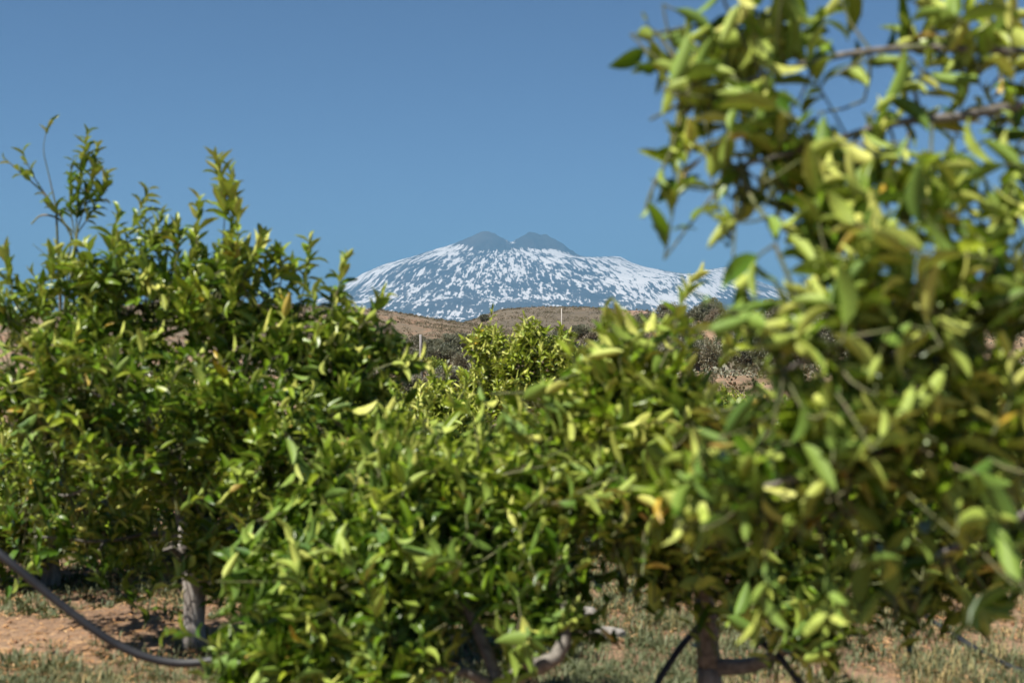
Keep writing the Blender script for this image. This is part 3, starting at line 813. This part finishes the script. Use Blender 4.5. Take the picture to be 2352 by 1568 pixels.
ps(TR, [(2180, 1280, 2.9), (2220, 1360, 2.9), (2240, 1400, 2.9)], 7, 0.4, spread=0.7, tone=-0.15)
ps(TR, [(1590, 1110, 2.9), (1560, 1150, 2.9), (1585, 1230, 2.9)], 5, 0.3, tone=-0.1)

# --- second row: the sharper tree in the middle gap and the low one before it
TB = CitrusTree(gpt(1190, 14.0), at(1190, 1040, 14.0), 0.06, seed=15, leaf=0.1, age=0.2)
TB.fill = 2.0
for a in [(1120, 880, 14, 75, 40), (1210, 850, 13.9, 85, 52), (1120, 790, 14, 45, 22), (1215, 775, 14, 45, 22), (1295, 850, 14, 70, 34), (1285, 790, 14, 35, 14), (1070, 930, 14, 60, 22),
          (1180, 960, 13.8, 100, 40), (1330, 930, 14, 80, 28)]:
    pb(TB, *a, dy=1.0, tone=0.08)
ps(TB, [(1125, 830, 14), (1122, 770, 14), (1132, 705, 14)], 20, 0.2, tone=0.12)
ps(TB, [(1205, 800, 14), (1208, 760, 14), (1205, 722, 14)], 14, 0.2, tone=0.12)
ps(TB, [(1235, 800, 14), (1240, 760, 14), (1235, 735, 14)], 12, 0.2, tone=0.12)
ps(TB, [(1100, 840, 14), (1080, 800, 14), (1062, 775, 14)], 14, 0.2, tone=0.12)
ps(TB, [(1280, 800, 14), (1290, 770, 14), (1288, 745, 14)], 12, 0.2, tone=0.12)
TB2 = CitrusTree(gpt(1000, 11.5), at(1000, 1110, 11.5), 0.05, seed=16, leaf=0.1, age=0.2)
TB2.fill = 1.6
for a in [(1000, 930, 11.5, 75, 34), (1060, 960, 11.5, 75, 34), (950, 980, 11.5, 75, 28), (1030, 1050, 11.4, 110, 44), (930, 1080, 11.5, 90, 26)]:
    pb(TB2, *a, dy=1.1, tone=0.06)
ps(TB2, [(990, 900, 11.5), (988, 860, 11.5), (985, 835, 11.5)], 14, 0.2, tone=0.12)
ps(TB2, [(1015, 900, 11.5), (1025, 870, 11.5), (1028, 840, 11.5)], 12, 0.2, tone=0.12)
ps(TB2, [(1060, 910, 11.5), (1070, 885, 11.5), (1080, 865, 11.5)], 11, 0.2, tone=0.1)

near = [TL, TC, TM, TR, TB, TB2]
for t in near: t.arrays()
# leaves removed along rays toward the sun: a gap added to light the left trunk
sv = np.array(sun_vec); keep_ = np.ones(len(TL.P), bool)
for hgt, rad_ in ((0.14, 0.075), (0.26, 0.085), (0.38, 0.085), (0.50, 0.07)):
    rel = TL.P + TL.A[:, :, 1] * TL.S[:, None] * 0.5 - (TL.base + UP * hgt - np.array([0.05, 0.05, 0]))
    al_ = rel @ sv
    dist = np.linalg.norm(rel - al_[:, None] * sv, axis=1)
    keep_ &= ~((al_ > 0) & (dist < rad_))
for nm in ('P', 'A', 'S', 'T', 'Vn'): setattr(TL, nm, getattr(TL, nm)[keep_])
# the 300 leaves of each tree that show largest: in the frame, not behind other leaves
cells = {}
ALL = []
for ti, t in enumerate(near):
    c = t.P + t.A[:, :, 1] * t.S[:, None] * 0.5
    px = 1176 + c[:, 0] / c[:, 1] * FOC; py = 784 - (c[:, 2] - CAM_Z) / c[:, 1] * FOC
    area = t.S ** 2 / c[:, 1] ** 2 * (0.35 + 0.65 * np.abs(t.A[:, 1, 2]))
    ALL.append((px, py, c[:, 1], area))
order = sorted(((ALL[ti][2][k], ti, k) for ti in range(len(near)) for k in range(len(near[ti].P))))
vis = [np.zeros(len(t.P), bool) for t in near]
for dpt, ti, k in order:
    px, py = ALL[ti][0][k], ALL[ti][1][k]
    if not (0 < px < 2352 and 0 < py < 1568): continue
    key = (int(px // 16), int(py // 16)); cn = cells.get(key, 0)
    if cn < 2: vis[ti][k] = True
    cells[key] = cn + 1
singles = []
for ti, t in enumerate(near):
    sc = np.where(vis[ti], ALL[ti][3], 0)
    k = np.argsort(-sc)[:300]; singles.append(k[sc[k] > 0])

GROUP_FRONT = 'orange trees of the front row'
GROUP_BACK = 'orange trees of the second row'
b = TL.base
tp = np.array([b - UP * 0.06, b + UP * 0.12, b + UP * 0.26, b + UP * 0.40, b + np.array([0.0, 0, 0.50]), b + np.array([0.005, 0, 0.62]), TL.fork])
TL.finish('orange tree with pale grey trunk at the left edge of the photo', GROUP_FRONT, singles[0], tp, np.array([0.062, 0.050, 0.052, 0.066, 0.076, 0.085, 0.080]))
TC.finish('low bushy orange tree with leaves down to the ground at bottom centre', GROUP_FRONT, singles[1])
TM.finish('orange tree with dark forked trunk in the right half, beside the black drip hoses', GROUP_FRONT, singles[2])
TR.finish('tallest and nearest orange tree, reaching the top right corner of the frame', GROUP_FRONT, singles[3])
TB.finish('sharply focused orange tree with upright sprigs in the gap below the volcano', GROUP_BACK, singles[4])
TB2.finish('small pale green orange tree just left of the sharply focused one', GROUP_BACK, singles[5])

# generic trees of the rows behind: two built, the others copied from them
protos = []
for q in range(2):
    t = CitrusTree((0, 40.0 + q * 3, float(ground_h(0, 40 + q * 3))), (0.02, 40.0 + q * 3, 0.15), 0.05, hi=False, seed=30 + q, age=0.04, leaf=0.1)
    c0 = np.array([0, 40.0 + q * 3, 0.15])
    for k in range(15):
        v = unit(t.g.normal(size=3)); v[2] = v[2] * 0.8 + 0.05
        t.blob(c0 + np.array([0, 0, 0.20]) + v * np.array([0.62, 0.62, 0.5]) * t.g.uniform(0.6, 1.0), t.g.uniform(0.32, 0.45), 34, tone=0.04 * (v[2] > 0.2))
    t.arrays(); protos.append(t)
rows = [  # px, distance, scale, turn, label
    (120, 8.5, 1.0, 0.3, 'orange tree in shade behind the left tree, its leaves near the black pipe'),
    (420, 9.6, 1.0, 1.9, 'orange tree behind the pale grey trunk at left'),
    (790, 9.4, 0.95, 2.6, 'orange tree seen through dark gaps between left tree and bottom centre tree'),
    (1480, 10.0, 0.8, 4.1, 'orange tree mostly hidden behind the leaves right of the centre'),
    (1850, 12.5, 0.82, 5.0, 'low orange tree glimpsed under the tall right tree, left part'),
    (2130, 11.5, 0.80, 0.9, 'low orange tree with bright tip seen through the tall right tree'),
    (2330, 9.5, 0.9, 2.2, 'orange tree at the right edge behind the front row'),
    (865, 24.0, 0.85, 3.3, 'small orange tree showing between the left tree and the wooden post'),
    (1640, 22.0, 0.86, 1.2, 'small orange tree below the round olive on the ridge'),
    (1980, 23.0, 0.86, 0.2, 'small orange tree far back under the right hand branches'),
    (893, 98.0, 1.25, 0.7, 'far yellow green orange tree just left of the wooden post'),
    (935, 100.0, 1.2, 2.8, 'far yellow green orange tree directly behind the wooden post'),
    (1000, 104.0, 1.2, 4.6, 'far yellow green orange tree above the prickly pear'),
]
made = [None, None]
for k, (px, Y, sc, rz, lab) in enumerate(rows):
    q = k % 2
    if made[q] is None:
        ro = protos[q].finish(lab, GROUP_BACK); made[q] = ro
    else:
        ro = copy_tree(made[q])
    g = gpt(px, Y)
    ro.location = tuple(g); ro.scale = (sc, sc, sc); ro.rotation_euler = (0, 0, rz)
    far = Y > 50
    tag(ro, lab, 'tree', 'far orange trees by the olive grove' if far else GROUP_BACK)


# ------------------------------------------------------------------ olive trees
def olive_proto(seed, w_, h_, leaves, mat_tone, name='olive_tree', open_=0.0):
    g = np.random.default_rng(seed)
    root = empty(name, (0, 0, 0))
    tr = spline([np.array([0, 0, -0.15]), np.array([0.08, 0.03, 0.5]), np.array([-0.03, 0.05, h_ * 0.45])], 7)
    link('trunk', tube_mesh('trunk', tr, np.linspace(0.22, 0.12, 7), M_BRANCH, 9, 0.2), root)
    J = Joiner()
    C = []; W = []
    for k in range(26):
        v = unit(g.normal(size=3))
        c = np.array([0, 0, h_ * 0.48]) + v * np.array([w_ * 0.36, w_ * 0.36, h_ * 0.33]) * g.uniform(0.6, 1.05)
        C.append(c); W.append(g.uniform(0.16, 0.32) * w_ * 0.62)
        p = spline([tr[4], (tr[4] + c) / 2 + g.normal(0, 0.08, 3), c], 6); Vt, Ft = tube(p, np.linspace(0.07, 0.015, 6), 5, False); J.add(Vt, Ft)
    b_ = link('branches', mesh_np('branches', np.concatenate(J.V), np.concatenate(J.F), M_BRANCH), root); b_['kind'] = 'stuff'
    per = leaves // len(C)
    cc = np.repeat(np.array(C), per, 0); ww = np.repeat(np.array(W), per)
    d = g.normal(size=(len(cc), 3)); d /= np.linalg.norm(d, axis=1, keepdims=True)
    P = cc + d * (ww * g.uniform(0.25, 1.0, len(cc)) ** 0.5 * g.uniform(0.75, 1.15, len(cc)))[:, None] * np.array([1, 1, 0.85])
    P[:, 2] = np.maximum(P[:, 2], 0.08)
    D = d * 0.8 + np.array([0, 0, 0.45]) + g.normal(0, 0.5, d.shape); D /= np.linalg.norm(D, axis=1, keepdims=True)
    Nn = g.normal(size=d.shape) + UP * 0.8; Nn /= np.linalg.norm(Nn, axis=1, keepdims=True)
    tone = np.clip(mat_tone + np.repeat(g.normal(0, 0.12, len(C)), per) + g.normal(0, 0.15, len(cc)), 0, 1)
    Vv, F, T = quad_leaves(P, D, Nn, g.uniform(0.14, 0.28, len(cc)), g.uniform(0.05, 0.085, len(cc)), tone)
    cr = link('crown', mesh_np('crown', Vv, F, M_OLIVE, False, {'tone': ('FLOAT', T)}), root); cr['kind'] = 'stuff'
    return root


OL = [olive_proto(51, 3.9, 3.3, 11000, 0.32), olive_proto(52, 3.4, 3.0, 10000, 0.45), olive_proto(53, 4.2, 2.9, 11000, 0.55), olive_proto(54, 3.2, 2.6, 6000, 0.85), olive_proto(55, 2.2, 1.6, 6000, 0.5)]
used = [False] * len(OL)


def put_olive(q, px, Y, sc, rz, label, group='olive trees of the grove', x=None):
    ro = OL[q] if not used[q] else copy_tree(OL[q]); used[q] = True
    g = gpt(px, Y)
    ro.location = (g[0], g[1], g[2] - 0.03); ro.scale = (sc, sc, sc * random.uniform(0.9, 1.08)); ro.rotation_euler = (0, 0, rz)
    tag(ro, label, 'tree', group)


put_olive(0, 1636, 214, 1.0, 0.4, 'round dense olive tree on the ridge against the blue mountain foot', 'olive trees on the ridge')
put_olive(3, 1709, 218, 1.05, 1.2, 'sparse reddish grey tree second along the ridge from the round olive', 'olive trees on the ridge')
put_olive(1, 1772, 214, 0.95, 2.2, 'grey green olive third along the ridge, beside the right hand branches', 'olive trees on the ridge')
put_olive(4, 1046, 46, 0.75, 0.4, 'low grey shrubby olive in front of the prickly pear', 'low olive shrubs')
put_olive(4, 945, 40, 0.6, 1.9, 'low grey shrubby olive at the foot of the wooden post', 'low olive shrubs')
put_olive(4, 1112, 560, 2.2, 2.9, 'small dark bush alone on the slope of the brown hill', 'low olive shrubs')
last = [o for o in col.objects if o.get('label', '').startswith('small dark bush alone')][0]
last.location.z = float(hill2(np.array(last.location.x), np.array(last.location.y))) - 0.2
ORD = 'first second third fourth fifth sixth seventh eighth ninth tenth eleventh twelfth thirteenth fourteenth fifteenth'.split()
for k in range(14):
    px = 838 + k * 31 + random.uniform(-10, 10)
    put_olive([0, 2, 1][k % 3], px, random.uniform(150, 185), random.uniform(0.86, 1.05), random.uniform(0, 6), 'grey olive, %s from the left in the back row under the red hill' % ORD[k], 'olive band under the red hill')
for k in range(9):
    px = 850 + k * 46 + random.uniform(-12, 12)
    put_olive([1, 0, 2][k % 3], px, random.uniform(118, 135), random.uniform(0.66, 0.84), random.uniform(0, 6), 'grey olive, %s from the left in the front row under the red hill' % ORD[k], 'olive band under the red hill')
for row, (Y0, name_) in enumerate([(118, 'front'), (150, 'middle'), (186, 'back')]):
    for k in range(14):
        px = 1290 + k * 62 + random.uniform(-20, 20) + 20 * (row == 0)
        put_olive([2, 0, 3, 1, 2, 1][(k + row) % 6], px, Y0 + random.uniform(-9, 9), random.uniform(0.86, 1.18), random.uniform(0, 6),
                  'grey olive, %s from the left in the %s row of the grove below the ridge' % (ORD[k], name_), 'olive grove below the ridge')

# ------------------------------------------------------------------ prickly pear
g = gpt(1022, 84.0)
pp = empty('prickly_pear', g)
tag(pp, 'grey green prickly pear cactus on the bank right of the wooden post', 'cactus')
gp = np.random.default_rng(5)
pad_me = []
bm_v, bm_f = [], []
th = np.linspace(0, 2 * math.pi, 12, endpoint=False)
rings = [(0.0, 0.15), (0.5, 0.9), (1.0, 0.0)]
ov = np.stack([0.5 * np.sin(th) * (1 - 0.25 * (1 - np.cos(th)) / 2 * 0), np.zeros(12), 0.5 - 0.5 * np.cos(th)], -1)
ov[:, 0] *= np.where(ov[:, 2] < 0.5, 0.45 + 0.35 * ov[:, 2] / 0.5, 0.8)
inner = (ov - [0, 0, 0.5]) * 0.72 + [0, 0, 0.5]
Vp = np.vstack([ov, inner + [0, 0.06, 0], inner - [0, 0.06, 0], [[0, 0.075, 0.5]], [[0, -0.075, 0.5]]])
Fp = []
for k in range(12):
    k2 = (k + 1) % 12
    Fp += [(k, k2, 12 + k2, 12 + k), (k2, k, 24 + k, 24 + k2), (12 + k, 12 + k2, 36), (24 + k2, 24 + k, 37)]
pm = bpy.data.meshes.new('pad'); pm.from_pydata(Vp.tolist(), [], Fp); pm.materials.append(M_CACTUS)
pm.polygons.foreach_set('use_smooth', np.ones(len(pm.polygons), bool)); pm.update()
tips = []
for k in range(9):
    tips.append((np.array([gp.uniform(-0.85, 0.85), gp.uniform(-0.3, 0.3), -0.05]), gp.uniform(-0.35, 0.35), 0.44))
count = 0
while tips and count < 85:
    p, lean, sz = tips.pop(0)
    o = link('pad', pm, pp); o.location = tuple(p); o.scale = (sz, sz, sz)
    az = gp.uniform(0, math.pi)
    o.rotation_euler = (gp.uniform(-0.25, 0.25), lean, az * 0.5 - 0.6); count += 1
    top = p + np.array([math.sin(lean), 0, math.cos(lean)]) * sz * 0.9
    if top[2] < 1.25:
        for _ in range(int(gp.integers(1, 3))):
            tips.append((top + np.array([gp.uniform(-0.08, 0.08), gp.uniform(-0.08, 0.08), -0.02]), lean * 0.6 + gp.uniform(-0.6, 0.6), sz * gp.uniform(0.72, 0.9)))

# ------------------------------------------------------------------ posts and poles
g = gpt(967, 60.0)
post = empty('fence_post', g)
tag(post, 'grey weathered wooden post standing left of the prickly pear', 'post')
ptop = at(965, 768, 60)[2] - g[2]
link('shaft', tube_mesh('shaft', [(0, 0, -0.3), (0.02, 0, ptop * 0.35), (-0.01, 0, ptop * 0.7), (-0.02, 0, ptop)], [0.075, 0.07, 0.062, 0.052], M_POSTWOOD, 10, 0.1), post)
link('wire_tie', tube_mesh('wire_tie', [(-0.01, 0, ptop * 0.52), (-0.01, 0, ptop * 0.55)], [0.075, 0.075], M_METAL, 12), post)


def utility_pole(px, py_top, Y, material, label, arms=1, rad=0.13, arm_w=1.1):
    g = gpt(px, Y); top = at(px, py_top, Y)[2] - g[2]
    ro = empty('utility_pole', g); tag(ro, label, 'pole', 'utility poles')
    link('shaft', tube_mesh('shaft', [(0, 0, -0.5), (0, 0, top * 0.5), (0, 0, top)], [rad * 1.25, rad, rad * 0.75], material, 10), ro)
    for a in range(arms):
        z = top - 0.3 - a * 0.9
        V = np.array([(x, y, zz) for x in (-arm_w, arm_w) for y in (-0.26, -0.16) for zz in (z - 0.06, z + 0.06)])
        V[:, 1] += 0.16 - rad * 0.8
        me = bpy.data.meshes.new('crossarm'); me.from_pydata(V.tolist(), [], [(0, 1, 3, 2), (4, 6, 7, 5), (0, 4, 5, 1), (2, 3, 7, 6), (1, 5, 7, 3), (0, 2, 6, 4)]); me.materials.append(M_METAL); me.update()
        ca = link('crossarm', me, ro)
        for sx in (-0.9, -0.45, 0.45, 0.9):
            link('insulator', tube_mesh('insulator', [(sx * arm_w, -0.05 - rad * 0.8, z + 0.05), (sx * arm_w, -0.05 - rad * 0.8, z + 0.13), (sx * arm_w, -0.05 - rad * 0.8, z + 0.17), (sx * arm_w, -0.05 - rad * 0.8, z + 0.24)], [0.025, 0.025, 0.06, 0.04], M_POLE, 8), ca)
    return ro


utility_pole(1290, 708, 400, M_POLE, 'thin pale utility pole in front of the brown hill', 0, 0.14)
utility_pole(213, 640, 180, M_POLE, 'pole with crossarm glimpsed through the leaves of the left tree', 2, 0.15, 1.0)
utility_pole(2019, 690, 215, M_RUSTPOLE, 'reddish pole glimpsed through the right hand leaves', 1, 0.11, 0.6)

# ------------------------------------------------------------------ irrigation pipes and stones
def pipe(name, pts, rad, label, n=60):
    p = spline(pts, n)
    base = p[0].copy()
    o = link(name, tube_mesh(name, p - base, np.full(n, rad), M_PIPE, 12), None, base)
    tag(o, label, 'pipe', 'black irrigation pipes')
    return o


# hangs between a tree left of the frame and the low bushy tree
pipe('irrigation_pipe', [at(-330, 1060, 5.0), at(-120, 1185, 4.95), at(0, 1272, 4.9), at(125, 1375, 4.9), at(250, 1468, 4.9), at(350, 1512, 4.9), at(440, 1522, 4.9), at(520, 1505, 4.9), at(610, 1450, 4.9), at(760, 1330, 4.9), at(860, 1230, 4.95)],
     0.0155, 'black irrigation pipe sagging across the bottom left corner', 80)
pipe('irrigation_pipe', [at(1618, 1425, 4.88), at(1590, 1455, 4.85), at(1560, 1490, 4.8), at(1515, 1560, 4.75), at(1480, 1640, 4.72), at(1455, 1760, 4.7), gpt(1440, 4.68) + UP * 0.012],
     0.012, 'black drip hose running down to the left of the forked trunk', 50)
pipe('irrigation_pipe', [at(1640, 1400, 4.88), at(1700, 1440, 4.8), at(1770, 1490, 4.7), at(1820, 1545, 4.65), at(1860, 1610, 4.62), at(1885, 1740, 4.6), gpt(1900, 4.58) + UP * 0.012],
     0.012, 'black drip hose running down to the right of the forked trunk', 50)
pts = []
for px, py in [(1930, 1295), (1990, 1330), (2050, 1366), (2100, 1402), (2150, 1440), (2200, 1472), (2260, 1505), (2352, 1545), (2450, 1580)]:
    Y = CAM_Z * FOC / (py - 784); Y = (CAM_Z + 0.0) * FOC / (py - 784)
    q_ = gpt(px, Y); q_[2] += 0.016; pts.append(q_)
pipe('irrigation_pipe', pts, 0.0145, 'black irrigation pipe lying on the grass at lower right', 70)


def stone(px, Y, s, label, seed):
    g_ = np.random.default_rng(seed)
    import bmesh
    bm = bmesh.new(); bmesh.ops.create_icosphere(bm, subdivisions=3, radius=1)
    for v in bm.verts:
        c = v.co; k = 1 + 0.28 * (fbm(c.x * 1.3 + seed, c.y * 1.3 + c.z * 1.7, seed, 3) - 0.5) * 2
        v.co = Vector((c.x * k * s[0], c.y * k * s[1], c.z * k * s[2]))
    me = bpy.data.meshes.new('stone'); bm.to_mesh(me); bm.free(); me.materials.append(M_STONE)
    g2 = gpt(px, Y)
    o = link('stone', me, None, (g2[0], g2[1], g2[2] + s[2] * 0.45)); o.rotation_euler = (0, 0, g_.uniform(0, 3))
    tag(o, label, 'stone', 'stones in the grass')


stone(1395, 6.95, (0.095, 0.06, 0.05), 'pale grey stone lying in the grass left of the forked trunk', 3)
stone(1352, 7.5, (0.06, 0.05, 0.05), 'smaller darker stone in the shade behind the pale stone', 4)

# ------------------------------------------------------------------ grass, straw, clods
def blades(name, n_, area, tone_mean, h_rng, dens_seed, thresh, label, lean=0.5, wid=0.0035):
    x0, x1, y0, y1 = area
    k = int(n_ * 2.5)
    y = y0 + (y1 - y0) * rng.random(k) ** 1.3; x = rng.uniform(-1, 1, k) * (0.40 * y + 0.3)
    ok = (x > x0) & (x < x1) & (rng.random(k) < np.clip(3.0 * (fbm(x * 0.9, y * 0.9, dens_seed, 3) - thresh), 0.02, 1))
    x, y = x[ok][:n_], y[ok][:n_]; z = ground_h(x, y) - 0.008
    m = len(x); az = rng.uniform(0, 2 * math.pi, m); h = rng.uniform(*h_rng, m) * (0.5 + fbm(x * 1.7, y * 1.7, 71, 2))
    le = rng.uniform(0.1, 1.0, m) * lean
    D = np.stack([np.cos(az), np.sin(az), np.zeros(m)], -1); S = np.stack([-np.sin(az), np.cos(az), np.zeros(m)], -1) * (wid * rng.uniform(0.6, 1.3, m))[:, None]
    B = np.stack([x, y, z], -1)
    mid = B + UP * (h * 0.6)[:, None] + D * (h * le * 0.35)[:, None]
    tip = B + UP * (h * (1 - 0.35 * le))[:, None] + D * (h * le)[:, None]
    V = np.stack([B - S, B + S, mid + S * 0.8, mid - S * 0.8, tip], 1).reshape(-1, 3)
    o5 = (np.arange(m) * 5)[:, None]
    F = np.vstack([o5 + np.array([0, 1, 2]), o5 + np.array([0, 2, 3]), o5 + np.array([3, 2, 4])])
    tone = np.clip(tone_mean + rng.normal(0, 0.14, m) + 0.35 * (fbm(x * 0.6, y * 0.6, 91, 2) - 0.5), 0, 1)
    o = link(name, mesh_np(name, V, F, M_GRASS, True, {'tone': ('FLOAT', np.repeat(tone, 5))}))
    tag(o, label, 'grass', kind='stuff')


def tufts(name, n_, per, area, tone_mean, h_rng, dens_seed, thresh, label, rad=0.05, wid=0.0030):
    """Grass in clumps: blades fan out from each clump's centre."""
    x0, x1, y0, y1 = area
    k = n_ * 6
    y = y0 + (y1 - y0) * rng.random(k) ** 1.3; x = rng.uniform(-1, 1, k) * (0.40 * y + 0.3)
    ok = (x > x0) & (x < x1) & (rng.random(k) < np.clip(4.0 * (fbm(x * 0.7, y * 0.7, dens_seed, 3) - thresh), 0.0, 1))
    x, y = x[ok][:n_], y[ok][:n_]
    sc = rng.uniform(0.5, 1.5, len(x)); tn = np.clip(tone_mean + rng.normal(0, 0.13, len(x)), 0, 1)
    cx = np.repeat(x, per); cy = np.repeat(y, per); sc = np.repeat(sc, per); tn = np.repeat(tn, per); m = len(cx)
    az = rng.uniform(0, 2 * math.pi, m); rr = rad * sc * np.sqrt(rng.random(m))
    px_ = cx + np.cos(az) * rr; py_ = cy + np.sin(az) * rr; az = az + rng.normal(0, 0.7, m)
    h = rng.uniform(*h_rng, m) * sc; le = 0.25 + 1.1 * rng.random(m)
    D = np.stack([np.cos(az), np.sin(az), np.zeros(m)], -1); S = np.stack([-np.sin(az), np.cos(az), np.zeros(m)], -1) * (wid * rng.uniform(0.6, 1.4, m))[:, None]
    B = np.stack([px_, py_, ground_h(px_, py_) - 0.006], -1)
    mid = B + UP * (h * (0.65 - 0.18 * le))[:, None] + D * (h * le * 0.32)[:, None]
    tip = B + UP * (h * (1.0 - 0.55 * le))[:, None] + D * (h * le * 0.85)[:, None]
    V = np.stack([B - S, B + S, mid + S * 0.8, mid - S * 0.8, tip], 1).reshape(-1, 3)
    o5 = (np.arange(m) * 5)[:, None]
    F = np.vstack([o5 + np.array([0, 1, 2]), o5 + np.array([0, 2, 3]), o5 + np.array([3, 2, 4])])
    tone = np.clip(tn + rng.normal(0, 0.08, m), 0, 1)
    o = link(name, mesh_np(name, V, F, M_GRASS, True, {'tone': ('FLOAT', np.repeat(tone, 5))}))
    tag(o, label, 'grass', kind='stuff')


tufts('grass', 5000, 19, (-3.2, 4, 5.2, 12), 0.14, (0.03, 0.085), 61, 0.34, 'grey green grass clumps growing under the orange trees')
tufts('dry_grass', 480, 22, (-5, 5, 5.4, 13), 0.60, (0.05, 0.13), 66, 0.44, 'yellow dry grass clumps under the orange trees', 0.06)
tufts('low_weeds', 2600, 14, (-5, 5, 5.2, 12), 0.04, (0.02, 0.06), 83, 0.36, 'low dark green weeds spread over the orange soil', 0.05, 0.0085)
blades('far_grass', 22000, (-30, 30, 13, 60), 0.5, (0.08, 0.24), 68, 0.40, 'sparse dry grass in the rows behind', 0.8, 0.010)

m = 48000
y = 5.2 + 8.0 * rng.random(m) ** 1.4; x = rng.uniform(-1, 1, m) * (0.4 * y + 0.3)
ok = rng.random(m) < np.clip(2.6 * (fbm(x * 0.8, y * 0.8, 23, 3) - 0.22), 0.05, 1); x, y = x[ok], y[ok]; m = len(x)
az = rng.uniform(0, math.pi, m); L_ = rng.uniform(0.02, 0.10, m)
D = np.stack([np.cos(az), np.sin(az), rng.normal(0, 0.14, m)], -1); Nn = np.stack([rng.normal(0, 0.3, m), rng.normal(0, 0.3, m), np.ones(m)], -1)
Nn /= np.linalg.norm(Nn, axis=1, keepdims=True)
C = np.stack([x, y, ground_h(x, y) + rng.uniform(0.003, 0.018, m)], -1)
V, F, T = quad_leaves(C, D, Nn, L_, rng.uniform(0.003, 0.008, m), rng.random(m))
tag(link('straw', mesh_np('straw', V, F, M_STRAW, False, {'tone': ('FLOAT', T)})), 'dry straw and fallen leaf litter on the orange soil', 'straw', kind='stuff')

# clods: small lumps of soil
m = 3500
y = 5.2 + 9 * rng.random(m) ** 1.3; x = rng.uniform(-1, 1, m) * (0.4 * y + 0.3)
octv = np.array([[1, 0, 0], [-1, 0, 0], [0, 1, 0], [0, -1, 0], [0, 0, 1], [0, 0, -1]], float)
octf = np.array([[0, 2, 4], [2, 1, 4], [1, 3, 4], [3, 0, 4], [2, 0, 5], [1, 2, 5], [3, 1, 5], [0, 3, 5]])
sz = rng.uniform(0.006, 0.024, m) * rng.uniform(0.5, 1, m)
V = (octv[None] * rng.uniform(0.6, 1.2, (m, 6, 1))) * sz[:, None, None] * np.array([1, 1, 0.7]) + np.stack([x, y, ground_h(x, y) + sz * 0.3], -1)[:, None, :]
F = (octf[None] + (np.arange(m) * 6)[:, None, None]).reshape(-1, 3)
tag(link('soil_clods', mesh_np('soil_clods', V.reshape(-1, 3), F, M_CLOD, False)), 'small clods of orange soil between the trees', 'soil', kind='stuff')

# ------------------------------------------------------------------ haze
hz = bpy.data.materials.new('haze'); hz.use_nodes = True
nt = hz.node_tree; nt.nodes.clear()
out = nt.nodes.new('ShaderNodeOutputMaterial'); pv = nt.nodes.new('ShaderNodeVolumePrincipled')
pv.inputs['Color'].default_value = (0.20, 0.445, 0.70, 1)
pv.inputs['Density'].default_value = 3.4e-5
pv.inputs['Anisotropy'].default_value = 0.0
nt.links.new(pv.outputs[0], out.inputs['Volume'])
e = 62000.0; zb, zt = -60.0, 2950.0
V = [(sx * e, 7 + sy * e, zz) for zz in (zb, zt) for sy in (-1, 1) for sx in (-1, 1)]
me = bpy.data.meshes.new('haze'); me.from_pydata(V, [], [(0, 2, 3, 1), (4, 5, 7, 6), (0, 1, 5, 4), (2, 6, 7, 3), (1, 3, 7, 5), (0, 4, 6, 2)]); me.materials.append(hz); me.update()
tag(link('haze', me), 'pale blue haze between the orchard and the volcano', 'haze', kind='stuff')
